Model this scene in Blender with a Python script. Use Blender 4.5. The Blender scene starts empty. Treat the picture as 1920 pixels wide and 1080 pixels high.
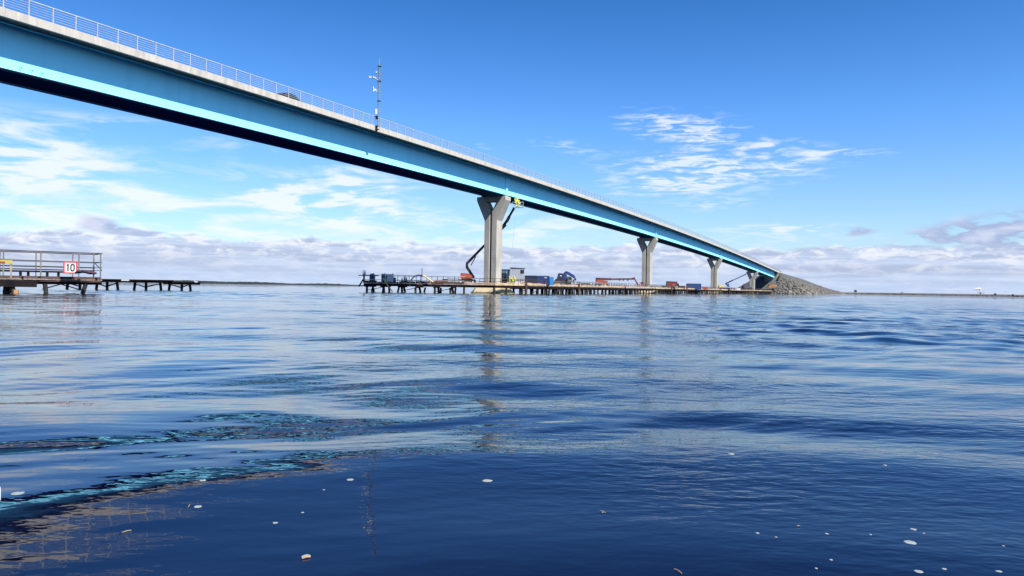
import bpy, bmesh, math, random
import numpy as np
from mathutils import Vector, Matrix, noise as mnoise
R = math.radians
random.seed(7)
rng = np.random.default_rng(11)
sc = bpy.context.scene
col = sc.collection

# ------------------------------------------------------------------ camera
F = 1420.0; ROLL = 0.0155; CH = 1.15
ca, sa = math.cos(ROLL), math.sin(ROLL)
CR = Vector((ca, 0, sa)); CU = Vector((-sa, 0, ca)); CF = Vector((0, 1, 0))
cam = bpy.data.cameras.new('camera'); camo = bpy.data.objects.new('camera', cam); col.objects.link(camo)
cam.sensor_width = 36; cam.lens = 36 * F / 1920; cam.clip_start = .1; cam.clip_end = 40000
camo.matrix_world = Matrix(((CR.x, CU.x, -CF.x, 0), (CR.y, CU.y, -CF.y, 0), (CR.z, CU.z, -CF.z, CH), (0, 0, 0, 1)))
sc.camera = camo
def vdir(px, py): return CF + CR * ((px - 960) / F) + CU * ((540 - py) / F)
def W(px, py, Y):                       # the point seen at a photo pixel, Y metres ahead
    d = vdir(px, py); return Vector((0, 0, CH)) + d * Y
def azel(px, py):
    d = vdir(px, py).normalized(); return math.degrees(math.atan2(d.x, d.y)), math.degrees(math.asin(d.z))

# ------------------------------------------------------------------ bridge frame
TH = .4597; X1 = -1.549; Z1 = 149.0; SPAN = 107.55
BD = Vector((math.sin(TH), math.cos(TH), 0)); BN = Vector((math.cos(TH), -math.sin(TH), 0))
def prof(s):
    t = s / 100; return 23.855 - .3037 * t - .6414 * t * t + .0412 * t ** 3
def B(s, n, z): return Vector((X1, Z1, 0)) + BD * s + BN * n + Vector((0, 0, z))

# ------------------------------------------------------------------ materials
def new_mat(name):
    m = bpy.data.materials.new(name); m.use_nodes = True
    nt = m.node_tree; return m, nt, nt.nodes['Principled BSDF']
def mat(name, c, rough=.6, metal=0., var=.25, scale=1.5, stretch=(1, 1, 1), bump=0., bscale=8., spec=.5, dirt=None, dirt_amt=.5, dscale=.8):
    if name != 'bridge_paint': c = tuple(v * .72 for v in c); dirt = dirt and tuple(v * .72 for v in dirt)
    m, nt, p = new_mat(name); N = nt.nodes; L = nt.links
    geo = N.new('ShaderNodeNewGeometry'); mp = N.new('ShaderNodeMapping'); L.new(geo.outputs['Position'], mp.inputs[0])
    mp.inputs['Scale'].default_value = stretch
    no = N.new('ShaderNodeTexNoise'); no.inputs['Scale'].default_value = scale; no.inputs['Detail'].default_value = 6
    L.new(mp.outputs[0], no.inputs['Vector'])
    rm = N.new('ShaderNodeValToRGB'); L.new(no.outputs['Fac'], rm.inputs[0])
    rm.color_ramp.elements[0].position = .3; rm.color_ramp.elements[1].position = .7
    rm.color_ramp.elements[0].color = (*[v * (1 - var) for v in c], 1); rm.color_ramp.elements[1].color = (*[min(1, v * (1 + var)) for v in c], 1)
    out = rm.outputs[0]
    if dirt:
        n2 = N.new('ShaderNodeTexNoise'); n2.inputs['Scale'].default_value = dscale; n2.inputs['Detail'].default_value = 8
        L.new(mp.outputs[0], n2.inputs['Vector'])
        r2 = N.new('ShaderNodeMapRange'); r2.inputs[1].default_value = .5; r2.inputs[2].default_value = .72; r2.inputs[4].default_value = dirt_amt
        L.new(n2.outputs['Fac'], r2.inputs[0])
        mx = N.new('ShaderNodeMix'); mx.data_type = 'RGBA'; L.new(r2.outputs[0], mx.inputs[0]); L.new(out, mx.inputs[6]); mx.inputs[7].default_value = (*dirt, 1)
        out = mx.outputs[2]
    L.new(out, p.inputs['Base Color'])
    p.inputs['Roughness'].default_value = rough; p.inputs['Metallic'].default_value = metal
    p.inputs['Specular IOR Level'].default_value = spec
    if bump:
        nb = N.new('ShaderNodeTexNoise'); nb.inputs['Scale'].default_value = bscale; nb.inputs['Detail'].default_value = 6
        L.new(geo.outputs['Position'], nb.inputs['Vector'])
        b = N.new('ShaderNodeBump'); b.inputs['Distance'].default_value = bump; L.new(nb.outputs['Fac'], b.inputs['Height']); L.new(b.outputs[0], p.inputs['Normal'])
    return m
M = {}
def overlay(m, kind, amt=.35, period=3.1, width=.03, colr=(0, 0, 0)):
    nt = m.node_tree; N = nt.nodes; L = nt.links; p = N['Principled BSDF']; src = p.inputs['Base Color'].links[0].from_socket
    geo = N.new('ShaderNodeNewGeometry'); vm = N.new('ShaderNodeVectorMath'); vm.operation = 'DOT_PRODUCT'; L.new(geo.outputs['Position'], vm.inputs[0])
    vm.inputs[1].default_value = (0, 0, 1) if kind in ('lift', 'tide') else tuple(BD)
    def mth(op, a, b=None, c=None):
        n = N.new('ShaderNodeMath'); n.operation = op
        for i, x in enumerate((a, b, c)):
            if x is None: continue
            if isinstance(x, (int, float)): n.inputs[i].default_value = x
            else: L.new(x, n.inputs[i])
        return n.outputs[0]
    v = vm.outputs['Value']
    if kind == 'tide':
        no = N.new('ShaderNodeTexNoise'); no.inputs['Scale'].default_value = 1.3; no.inputs['Detail'].default_value = 5; L.new(geo.outputs['Position'], no.inputs['Vector'])
        f = mth('MULTIPLY', mth('LESS_THAN', mth('SUBTRACT', v, mth('MULTIPLY', no.outputs['Fac'], .5)), .05), amt)
    elif kind == 'streak':
        mp = N.new('ShaderNodeMapping'); L.new(geo.outputs['Position'], mp.inputs[0]); mp.inputs['Scale'].default_value = (1, 1, .06)
        no = N.new('ShaderNodeTexNoise'); no.inputs['Scale'].default_value = period; no.inputs['Detail'].default_value = 5; L.new(mp.outputs[0], no.inputs['Vector'])
        mr = N.new('ShaderNodeMapRange'); L.new(no.outputs['Fac'], mr.inputs[0]); mr.inputs[1].default_value = .5; mr.inputs[2].default_value = .75; mr.inputs[4].default_value = amt; f = mr.outputs[0]
    else:
        f = mth('MULTIPLY', mth('LESS_THAN', mth('MODULO', mth('ADD', v, 1000.), period), width), amt)
    mx = N.new('ShaderNodeMix'); mx.data_type = 'RGBA'; L.new(f, mx.inputs[0]); L.new(src, mx.inputs[6]); mx.inputs[7].default_value = (*colr, 1); L.new(mx.outputs[2], p.inputs['Base Color'])
M['concrete'] = mat('concrete', (.49, .46, .405), .85, var=.14, scale=.8, stretch=(1, 1, .35), bump=.01, bscale=5, spec=.3, dirt=(.27, .26, .24), dirt_amt=.45, dscale=.7)
M['beam'] = mat('beam_concrete', (.56, .52, .47), .85, var=.12, scale=2.2, stretch=(1, 1, .25), bump=.008, bscale=9, spec=.3, dirt=(.30, .28, .25), dirt_amt=.5, dscale=1.6)
M['cap'] = mat('footing_concrete', (.60, .50, .34), .85, var=.14, scale=.8, stretch=(1, 1, .6), bump=.01, bscale=5, spec=.3, dirt=(.32, .26, .17), dirt_amt=.5, dscale=.8)
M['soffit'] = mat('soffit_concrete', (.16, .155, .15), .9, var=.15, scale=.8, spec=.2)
M['blue'] = mat('bridge_paint', (.25, .69, .92), .55, var=.03, scale=.25, stretch=(1, 1, .4), spec=.08, dirt=(.23, .64, .87), dirt_amt=.25, dscale=.35)
M['galv'] = mat('galvanised', (.62, .63, .65), .45, metal=.35, var=.12, scale=3)
M['darksteel'] = mat('dark_steel', (.013, .011, .013), .85, var=.4, scale=1.2, spec=.1, dirt=(.055, .024, .017), dirt_amt=.5, dscale=1.0)
M['rust'] = mat('rusty_steel', (.085, .042, .032), .8, var=.35, scale=1.5, dirt=(.05, .03, .025), dirt_amt=.7)
M['pile'] = mat('tarred_timber', (.014, .011, .011), .8, var=.4, scale=1.5, stretch=(1, 1, .3), dirt=(.13, .05, .03), dirt_amt=.3, dscale=.7)
M['timber'] = mat('timber', (.56, .41, .26), .85, var=.3, scale=1.2, stretch=(1, 1, 2), bump=.01, dirt=(.14, .08, .05), dirt_amt=.7, dscale=.9)
M['greytimber'] = mat('grey_timber', (.26, .215, .18), .85, var=.3, scale=1.4, dirt=(.16, .09, .06), dirt_amt=.6, dscale=1.1)
M['orange'] = mat('orange_paint', (.42, .09, .045), .45, var=.15, dirt=(.2, .06, .03), dirt_amt=.4)
M['red'] = mat('red_paint', (.20, .03, .028), .45, var=.15, dirt=(.06, .02, .02), dirt_amt=.4)
M['black'] = mat('black_paint', (.018, .018, .022), .5, var=.2)
M['rubber'] = mat('rubber', (.02, .02, .02), .85, var=.2)
M['navy'] = mat('navy_paint', (.012, .022, .07), .5, var=.2, dirt=(.02, .02, .03), dirt_amt=.5)
M['royal'] = mat('royal_blue_paint', (.018, .055, .22), .5, var=.15, dirt=(.01, .02, .08), dirt_amt=.4)
M['sky_blue'] = mat('light_blue_paint', (.03, .28, .62), .5, var=.1)
M['white'] = mat('white_paint', (.75, .75, .74), .45, var=.05, dirt=(.5, .48, .45), dirt_amt=.3)
M['greypanel'] = mat('grey_panel', (.40, .43, .47), .5, var=.08, scale=2)
M['glass'] = mat('dark_glass', (.015, .02, .03), .08, var=.1)
M['signred'] = mat('sign_red', (.60, .03, .05), .5, var=.05)
M['signblack'] = mat('sign_black', (.012, .014, .02), .5, var=.05)
M['hivis'] = mat('hi_vis_yellow', (.75, .80, .05), .7, var=.08)
M['skin'] = mat('skin', (.45, .26, .18), .6, var=.05)
M['hose'] = mat('yellow_hose', (.68, .55, .14), .6, var=.1)
M['rope'] = mat('dark_rope', (.05, .03, .05), .9, var=.4, dirt=(.22, .05, .08), dirt_amt=.5, dscale=4)
M['oldpipe'] = mat('old_pipe', (.035, .028, .03), .7, var=.4, scale=1.5, spec=.2, dirt=(.22, .19, .18), dirt_amt=.35, dscale=.6)
M['oldpost'] = mat('old_post', (.18, .155, .145), .7, var=.3, scale=1.5, dirt=(.09, .05, .05), dirt_amt=.7, dscale=.8)
M['mastgrey'] = mat('mast_steel', (.20, .21, .23), .5, metal=.3, var=.15, scale=3)
M['asphalt'] = mat('asphalt', (.05, .05, .052), .9, var=.2)
M['rock'] = mat('rock', (.105, .098, .09), .9, var=.45, scale=.9, bump=.05, bscale=2.5, dirt=(.20, .19, .175), dirt_amt=.6, dscale=.5)
M['boulder'] = mat('boulder_stone', (.135, .122, .107), .9, var=.45, scale=.7, bump=.04, bscale=3, dirt=(.30, .27, .23), dirt_amt=.6, dscale=.5)
M['gravel'] = mat('embankment_gravel', (.078, .079, .078), .95, var=.3, scale=.8, bump=.06, bscale=2.2)
M['foam'] = mat('foam', (.27, .30, .30), .8, var=.2, scale=60)
M['twig'] = mat('twig', (.40, .26, .13), .8, var=.2, scale=30)
M['tree'] = mat('far_wood', (.018, .030, .032), .95, var=.3, scale=.02)
M['bush'] = mat('bush_leaf', (.045, .065, .04), .9, var=.4, scale=.8)
M['smoke'] = mat('white_smoke', (.85, .86, .88), 1., var=.04, scale=.05)
M['plank'] = mat('orange_plank', (.50, .24, .10), .8, var=.25, scale=1.2, dirt=(.2, .09, .05), dirt_amt=.5)
M['car'] = mat('car_paint', (.012, .012, .016), .25, var=.1)
M['taillight'] = mat('tail_light', (.35, .01, .015), .3, var=.05)
M['tarp'] = mat('dark_tarpaulin', (.02, .025, .05), .8, var=.3)
M['lamp'] = mat('lamp_glass', (.55, .53, .5), .4, var=.05)

overlay(M['concrete'], 'lift', .35, 4.1, .05, (.12, .12, .12)); overlay(M['concrete'], 'streak', .35, 1.1, 0, (.22, .21, .19))
overlay(M['cap'], 'tide', .8, colr=(.045, .05, .03)); overlay(M['cap'], 'lift', .35, 1.3, .05, (.2, .17, .12))
overlay(M['beam'], 'along', .5, 2.58, .035, (.15, .145, .14)); overlay(M['beam'], 'streak', .45, 2.4, 0, (.30, .28, .25))
overlay(M['blue'], 'streak', .14, .7, 0, (.08, .33, .5)); overlay(M['blue'], 'along', .16, 17.9, .05, (.05, .2, .34))
overlay(M['pile'], 'tide', .6, colr=(.02, .025, .012))
# ------------------------------------------------------------------ mesh builder
class MB:
    def __init__(s): s.v = []; s.f = []
    def add(s, vs, fs):
        k = len(s.v); s.v += [Vector(v) for v in vs]; s.f += [[i + k for i in f] for f in fs]; return s
    def hexa(s, p):          # 4 bottom (ccw) + 4 top
        return s.add(p, [(3, 2, 1, 0), (4, 5, 6, 7), (0, 1, 5, 4), (1, 2, 6, 5), (2, 3, 7, 6), (3, 0, 4, 7)])
    def box(s, c, size, ax=None):
        c = Vector(c); x, y, z = ax or (Vector((1, 0, 0)), Vector((0, 1, 0)), Vector((0, 0, 1)))
        a, b, h = x * size[0] / 2, y * size[1] / 2, z * size[2] / 2
        return s.hexa([c - a - b - h, c + a - b - h, c + a + b - h, c - a + b - h, c - a - b + h, c + a - b + h, c + a + b + h, c - a + b + h])
    def bar(s, p, q, w, h=None, up=Vector((0, 0, 1)), w2=None, h2=None):
        p, q = Vector(p), Vector(q); h = h or w; w2 = w2 or w; h2 = h2 or h
        d = (q - p).normalized(); sd = d.cross(up)
        if sd.length < 1e-4: sd = d.cross(Vector((1, 0, 0)))
        sd.normalize(); u = sd.cross(d)
        return s.hexa([p - sd * w / 2 - u * h / 2, p + sd * w / 2 - u * h / 2, q + sd * w2 / 2 - u * h2 / 2, q - sd * w2 / 2 - u * h2 / 2,
                       p - sd * w / 2 + u * h / 2, p + sd * w / 2 + u * h / 2, q + sd * w2 / 2 + u * h2 / 2, q - sd * w2 / 2 + u * h2 / 2])
    def tube(s, pts, r, n=8, r2=None):
        pts = [Vector(p) for p in pts]; rings = []; m = len(pts)
        for i, p in enumerate(pts):
            d = (pts[min(i + 1, m - 1)] - pts[max(i - 1, 0)]).normalized()
            a = d.cross(Vector((0, 0, 1)))
            if a.length < .05: a = d.cross(Vector((1, 0, 0)))
            a.normalize(); b = a.cross(d); rr = r if r2 is None else r + (r2 - r) * i / (m - 1)
            rings.append([p + a * rr * math.cos(t * 2 * math.pi / n) + b * rr * math.sin(t * 2 * math.pi / n) for t in range(n)])
        vs = [v for rg in rings for v in rg]; fs = []
        for i in range(m - 1):
            for t in range(n): fs.append((i * n + t, i * n + (t + 1) % n, (i + 1) * n + (t + 1) % n, (i + 1) * n + t))
        fs.append(tuple(range(n))[::-1]); fs.append(tuple((m - 1) * n + t for t in range(n)))
        return s.add(vs, fs)
    def prism(s, poly, ext):     # planar polygon swept by a vector
        n = len(poly); poly = [Vector(p) for p in poly]; e = Vector(ext)
        return s.add(poly + [p + e for p in poly], [tuple(range(n))[::-1], tuple(range(n, 2 * n))] + [(i, (i + 1) % n, n + (i + 1) % n, n + i) for i in range(n)])
    def loft(s, rings, close=True):
        n = len(rings[0]); vs = [Vector(v) for r in rings for v in r]; fs = []
        for i in range(len(rings) - 1):
            for t in range(n if close else n - 1):
                fs.append((i * n + t, i * n + (t + 1) % n, (i + 1) * n + (t + 1) % n, (i + 1) * n + t))
        if close: fs.append(tuple(range(n))[::-1]); fs.append(tuple((len(rings) - 1) * n + t for t in range(n)))
        return s.add(vs, fs)
    def ball(s, c, r, sub=2, jit=0., sq=(1, 1, 1), seed=0):
        bm = bmesh.new(); bmesh.ops.create_icosphere(bm, subdivisions=sub, radius=1)
        c = Vector(c); vs = []
        for v in bm.verts:
            k = 1 + jit * mnoise.noise(v.co * 1.3 + Vector((seed * 3.1, seed * 1.7, seed)))
            vs.append(c + Vector((v.co.x * r * k * sq[0], v.co.y * r * k * sq[1], v.co.z * r * k * sq[2])))
        fs = [tuple(v.index for v in f.verts) for f in bm.faces]; bm.free()
        return s.add(vs, fs)

def base_of(parent):
    p = Vector((0, 0, 0))
    while parent is not None: p += Vector(parent.location); parent = parent.parent
    return p
def link(name, me, parent=None, loc=(0, 0, 0)):
    o = bpy.data.objects.new(name, me); col.objects.link(o); o.location = loc
    if parent is not None: o.parent = parent
    return o
def to_mesh(name, mb, m, off=Vector((0, 0, 0)), smooth=False):
    me = bpy.data.meshes.new(name); me.from_pydata([tuple(v - off) for v in mb.v], [], mb.f); me.update()
    bm = bmesh.new(); bm.from_mesh(me); bmesh.ops.recalc_face_normals(bm, faces=bm.faces[:]); bm.to_mesh(me); bm.free()
    me.materials.append(M[m] if isinstance(m, str) else m)
    if smooth: me.polygons.foreach_set('use_smooth', [True] * len(me.polygons))
    return me
def part(name, mb, m, parent, at=None, smooth=False):     # world-coordinate builder -> child mesh; 'at' sets its own origin
    pb = base_of(parent); at = Vector(at) if at is not None else pb
    return link(name, to_mesh(name, mb, m, at, smooth), parent, at - pb)
def tag(o, label=None, cat=None, group=None, kind=None):
    if label: o['label'] = label
    if cat: o['category'] = cat
    if group: o['group'] = group
    if kind: o['kind'] = kind
    return o
def thing(name, loc, label, cat, group=None):
    o = bpy.data.objects.new(name, None); col.objects.link(o); o.location = loc; o.empty_display_size = .2
    return tag(o, label, cat, group)
def solo(name, mb, m, label, cat, at, group=None, smooth=False):
    return tag(link(name, to_mesh(name, mb, m, Vector(at), smooth), None, at), label, cat, group)
def copy_part(src, parent, at):
    c = src.copy(); col.objects.link(c); c.parent = parent; c.location = Vector(at) - base_of(parent); return c

# ------------------------------------------------------------------ the road bridge
S0, S1, SW = -165.0, 418.0, 398.0
O_ = 2.2; SPG = 4.95
br = thing('road_bridge', B(0, -2.4, 0), 'long blue steel girder road bridge with pale concrete edge and wire railing crossing the water', 'bridge')
ss = [S0 + (S1 - S0) * i / 120 for i in range(121)]
sw = [s for s in ss if s < SW] + [SW]
def sweep(section, svals): return MB().loft([[B(s, n, prof(s) + z) for n, z in section] for s in svals])
NF = -SPG - O_                                   # far edge
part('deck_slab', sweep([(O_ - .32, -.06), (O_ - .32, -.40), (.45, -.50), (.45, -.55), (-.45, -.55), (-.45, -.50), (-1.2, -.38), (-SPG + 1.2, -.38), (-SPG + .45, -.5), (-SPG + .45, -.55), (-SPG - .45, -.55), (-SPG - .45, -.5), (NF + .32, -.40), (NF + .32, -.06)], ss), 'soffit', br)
part('road_surface', sweep([(O_ - .33, .02), (O_ - .33, -.055), (NF + .33, -.055), (NF + .33, .02)], ss), 'asphalt', br)
for o, sg in ((O_, 1), (NF, -1)):
    eb = part('edge_beam', sweep([(o, 0), (o, -.72), (o - .06 * sg, -.745), (o - .318 * sg, -.745), (o - .318 * sg, .06), (o - .06 * sg, .03)], ss), 'beam', br)
HB = 4.43
for g, sg in ((0, 1), (-SPG, -1)):
    mb = sweep([(g + .012, -.60), (g + .012, -HB + .045), (g - .012, -HB + .045), (g - .012, -.60)], sw)
    gd = part('girder', mb, 'blue', br)
    part('top_flange', sweep([(g + .30, -.553), (g + .30, -.60), (g - .30, -.60), (g - .30, -.553)], sw), 'blue', gd)
    part('bottom_flange', sweep([(g + .27 * sg, -HB + .045), (g + .27 * sg, -HB - .015), (g - .55 * sg, -HB - .015), (g - .55 * sg, -HB + .045)], sw), 'blue', gd)
    # stiffeners over each pier: three plates and a cover plate
    for k in range(4):
        s = k * SPAN; z = prof(s); st = MB()
        for ds in (-.30, .05, .42):
            st.hexa([B(s + ds, g + .012 * sg, z - HB + .05), B(s + ds, g + .26 * sg, z - HB + .05), B(s + ds + .035, g + .26 * sg, z - HB + .05), B(s + ds + .035, g + .012 * sg, z - HB + .05),
                     B(s + ds, g + .012 * sg, z - .605), B(s + ds, g + .26 * sg, z - .605), B(s + ds + .035, g + .26 * sg, z - .605), B(s + ds + .035, g + .012 * sg, z - .605)])
        st.hexa([B(s - .30, g + .262 * sg, z - HB + .06), B(s - .30, g + .29 * sg, z - HB + .06), B(s + .45, g + .29 * sg, z - HB + .06), B(s + .45, g + .262 * sg, z - HB + .06),
                 B(s - .30, g + .262 * sg, z - .61), B(s - .30, g + .29 * sg, z - .61), B(s + .45, g + .29 * sg, z - .61), B(s + .45, g + .262 * sg, z - .61)])
        part('stiffener', st, 'blue', gd)
    if sg > 0:
        for s in (-93.17, -92.21, -91.32, -53.46, -52.38, -51.28, -14.2, -12.9, -11.6):
            z = prof(s) - 4.02
            part('bracket', MB().box(B(s, .05, z), (.09, .08, .30), (BD, BN, Vector((0, 0, 1)))).box(B(s + .06, .06, z + .11), (.2, .1, .08), (BD, BN, Vector((0, 0, 1)))), 'blue', gd)
        for s in (-93.6, -92.4, -91.6, -91.1, -54.0, -52.6, -51.4):
            z = prof(s) - 1.55
            part('bracket', MB().box(B(s, .035, z), (.1, .05, .1), (BD, BN, Vector((0, 0, 1)))), 'blue', gd)
# cross beams between the girders
for k in range(0, 62):
    s = -160 + k * 8.96
    if s < SW - 1: part('cross_beam', MB().hexa([B(s, -.02, prof(s) - 1.5), B(s, -SPG + .02, prof(s) - 1.5), B(s + .3, -SPG + .02, prof(s) - 1.5), B(s + .3, -.02, prof(s) - 1.5), B(s, -.02, prof(s) - 1.0), B(s, -SPG + .02, prof(s) - 1.0), B(s + .3, -SPG + .02, prof(s) - 1.0), B(s + .3, -.02, prof(s) - 1.0)]), 'blue', br)
sl = -38.8
part('underside_lamp', MB().tube([B(sl, -2.3, prof(sl) - 1.5), B(sl, -2.3, prof(sl) - 3.2)], .04).ball(B(sl, -2.3, prof(sl) - 3.3), .22, 2), 'lamp', br)
# railings: rails + posts (sub-parts of each railing)
for o in (2.05, NF + .15):
    rl = MB(); ssr = [S0 + (S1 + 1 - S0) * i / 200 for i in range(201)]
    rl.loft([[B(s, o + dn, prof(s) + 1.33 + dz) for dn, dz in ((-.05, -.04), (.05, -.04), (.05, .04), (-.05, .04))] for s in ssr])
    for j in range(5):
        zz = .27 + j * .21
        rl.loft([[B(s, o + .02 + dn, prof(s) + zz + dz) for dn, dz in ((-.014, -.014), (.014, -.014), (.014, .014), (-.014, .014))] for s in ssr])
    ra = part('railing', rl, 'galv', br)
    near = o > 0
    n_all = int((S1 - (-93.69)) / 2.07) + 1
    k0 = -30
    def post(mb, s):
        z = prof(s)
        mb.box(B(s, o, z + .66), (.07, .10, 1.30), (BD, BN, Vector((0, 0, 1)))).box(B(s, o, z + .045), (.2, .22, .03), (BD, BN, Vector((0, 0, 1))))
        return mb
    proto = part('post', post(MB(), -93.69), 'galv', ra, at=B(-93.69, o, prof(-93.69)))
    if near:
        for k in list(range(-1, 98)):
            if k == 0: continue
            s = -93.69 + 2.07 * k; copy_part(proto, ra, B(s, o, prof(s)))
        rest = MB()
        for k in list(range(-30, -1)) + list(range(98, n_all)): post(rest, -93.69 + 2.07 * k)
    else:
        for k in range(1, 60):
            s = -93.69 + 2.07 * k; copy_part(proto, ra, B(s, o, prof(s)))
        rest = MB()
        for k in list(range(60, n_all)): post(rest, -93.69 + 2.07 * k)
    ro = part('post', rest, 'galv', ra); ro['kind'] = 'stuff'

# ------------------------------------------------------------------ concrete piers
ordn = ['nearest and tallest Y shaped concrete bridge pier with a boom lift behind it', 'second nearest Y shaped concrete pier beside the lowered orange boom lift',
        'third Y shaped concrete pier standing past the blue container', 'smallest Y shaped concrete pier beside the rock embankment']
PC = -2.6
def pier(k):
    s = k * SPAN; zt = prof(s) - HB - .33
    t = thing('bridge_pier', B(s, PC, 0), ordn[k], 'bridge pier', 'concrete piers under the bridge')
    hs = 4.7; hd = 1.15; topw = 3.2
    for sg in (-1, 1):
        a = PC + sg * .20; b = PC + sg * 1.40; zk = zt - hs
        ra_ = PC + sg * (topw - 1.50); rb = PC + sg * topw
        poly = [(a, -.5), (b, -.5), (b, zk), (rb, zt - .75), (rb, zt), (ra_, zt), (a, zt - hs + 1.75)]
        if sg > 0: poly = poly[::-1]
        c = MB().prism([B(s - hd, n, z) for n, z in poly], BD * 2 * hd)
        pc = part('column', c, 'concrete', t)
        bv = pc.modifiers.new('bevel', 'BEVEL'); bv.width = .06; bv.segments = 1; bv.limit_method = 'ANGLE'
        gn = 0 if sg > 0 else -SPG
        part('bearing', MB().box(B(s, gn - .12 * sg, zt + .12), (.9, .8, .26), (BD, BN, Vector((0, 0, 1)))).box(B(s, gn - .12 * sg, zt + .29), (.6, .55, .08), (BD, BN, Vector((0, 0, 1)))), 'navy' if sg < 0 else 'concrete', t)
    part('crossbeam', MB().box(B(s, PC, zt - .5), (1.7, 2 * (topw - 1.5) + .1, .98), (BD, BN, Vector((0, 0, 1)))), 'concrete', t)
    part('web_wall', MB().box(B(s + .3, PC, (zt - hs) / 2), (1.2, .42, zt - hs + .6), (BD, BN, Vector((0, 0, 1)))), 'concrete', t)
    def ring(e, z):
        a, c_, d2 = 3.0 + e, 1.9 + e * .45, 3.3 + e
        return [B(s + x, PC + y, z) for x, y in ((-d2, -c_), (-d2, c_), (-c_, a), (c_, a), (d2, c_), (d2, -c_), (c_, -a), (-c_, -a))]
    part('footing', MB().loft([ring(1.5, -1.2), ring(.75, .0), ring(.0, 1.05), ring(-.35, 1.12)]), 'cap', t)
    return t
for k in range(4): pier(k)

# ------------------------------------------------------------------ abutment
ab = thing('bridge_abutment', B(408, -2.4, 8), 'pale concrete abutment with tapered wing wall where the bridge meets the embankment', 'abutment')
zt = prof(408)
part('back_wall', MB().hexa([B(402, -7, 6), B(402, 1.6, 6), B(403.4, 1.6, 6), B(403.4, -7, 6), B(402, -7, prof(402) - .5), B(402, 1.6, prof(402) - .5), B(403.4, 1.6, prof(402) - .5), B(403.4, -7, prof(402) - .5)]), 'concrete', ab)
for n in (1.5, -6.9):
    part('wing_wall', MB().prism([B(403.5, n, 8.2), B(408, n, 8.2), B(413, n, 11.6), B(417.5, n, prof(417) - .78), B(403.5, n, prof(403.5) - .78)], BN * .55), 'beam', ab)

# ------------------------------------------------------------------ instrument mast on the edge beam
smast = -45.25; zb = prof(smast) - .8
ma = thing('lattice_mast', B(smast, 2.45, zb), 'slim galvanised lattice mast with cameras and antennas bolted to the bridge edge', 'mast')
mc = B(smast, 2.62, 0)
def mpt(i, z, r=.21):
    a = i * 2 * math.pi / 3 + .4; return Vector((mc.x + r * math.cos(a), mc.y + r * math.sin(a), z))
lat = MB(); ztop = zb + 9.6
for i in range(3): lat.tube([mpt(i, zb + .5), mpt(i, ztop)], .017, 6)
z = zb + .6; q = 0
while z < ztop - .4:
    for i in range(3): lat.tube([mpt(i, z), mpt(i + 1, z + .4)], .011, 4).tube([mpt(i, z + .4), mpt(i + 1, z + .4)], .009, 4)
    z += .4
part('lattice_frame', lat, 'mastgrey', ma)
for zz in (zb + 4.3, zb + 7.1, zb + 9.2):
    part('platform_ring', MB().box((mc.x, mc.y, zz), (.5, .42, .045)), 'darksteel', ma)
part('lightning_rod', MB().tube([(mc.x, mc.y, ztop - .3), (mc.x, mc.y, ztop + .7)], .015, 6), 'galv', ma)
for zz, lx in ((zb + 8.3, -.42),):
    part('dome_camera', MB().ball((mc.x + lx, mc.y - .05, zz), .12, 2).tube([(mc.x, mc.y, zz + .16), (mc.x + lx, mc.y - .05, zz + .16), (mc.x + lx, mc.y - .05, zz)], .025, 6), 'white', ma)
def camera_box(zz, lx, ang):
    d = Vector((-math.cos(ang), -.35, math.sin(ang))).normalized()
    c = Vector((mc.x + lx, mc.y - .1, zz))
    return MB().bar(c - d * .25, c + d * .28, .15, .15).bar(c - d * .2 + Vector((0, 0, .1)), c + d * .36 + Vector((0, 0, .1)), .2, .03).tube([(mc.x - .15, mc.y, zz - .28), c], .03, 6)
part('surveillance_camera', camera_box(zb + 7.55, -.62, .25), 'white', ma)
part('surveillance_camera', camera_box(zb + 7.6, -1.15, .05), 'white', ma)
part('surveillance_camera', camera_box(zb + 5.8, -.6, -.6), 'white', ma)
part('surveillance_camera', camera_box(zb + 6.0, -.75, 1.2), 'white', ma)
part('cabinet', MB().box((mc.x - .3, mc.y - .1, zb + 2.75), (.28, .22, .75)), 'white', ma)
part('cabinet', MB().box((mc.x - .22, mc.y - .15, zb + 1.9), (.34, .22, .45)), 'darksteel', ma)
part('mount_bracket', MB().box(B(smast, 2.42, zb + .3), (.5, .38, .12), (BD, BN, Vector((0, 0, 1)))).box(B(smast, 2.42, zb + .75), (.5, .38, .1), (BD, BN, Vector((0, 0, 1)))).box(B(smast, 2.24, zb + .45), (.42, .06, .75), (BD, BN, Vector((0, 0, 1)))), 'rust', ma)

# ------------------------------------------------------------------ car on the bridge
sc_, nc_ = -58.9, -1.25
zc = prof(sc_) + .02
slope = (prof(sc_ + 1) - prof(sc_ - 1)) / 2
XD = (BD + Vector((0, 0, slope))).normalized()
cr = thing('parked_car', B(sc_, nc_, zc), 'dark car with red tail lights driving over the bridge behind the railing', 'car')
def cpt(a, n, z): return B(sc_, nc_ + n, zc) + XD * a + Vector((0, 0, z))
prof_body = [(-2.15, .35), (-2.2, .75), (-2.1, 1.0), (-1.2, 1.05), (1.0, .98), (2.0, .85), (2.2, .6), (2.15, .3)]
bd = MB().loft([[cpt(a, n, z) for a, z in prof_body] for n in (-.85, .85)])
part('body', bd, 'car', cr)
cab = [(-1.9, 1.0), (-1.45, 1.42), (-.6, 1.52), (.3, 1.46), (1.15, .98)]
cg = MB().loft([[cpt(a * (1 if abs(n) > .6 else 1), n, z if z < 1.1 else z - .02) for a, z in cab] for n in (-.76, .76)])
part('window_glass', cg, 'glass', cr)
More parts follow.
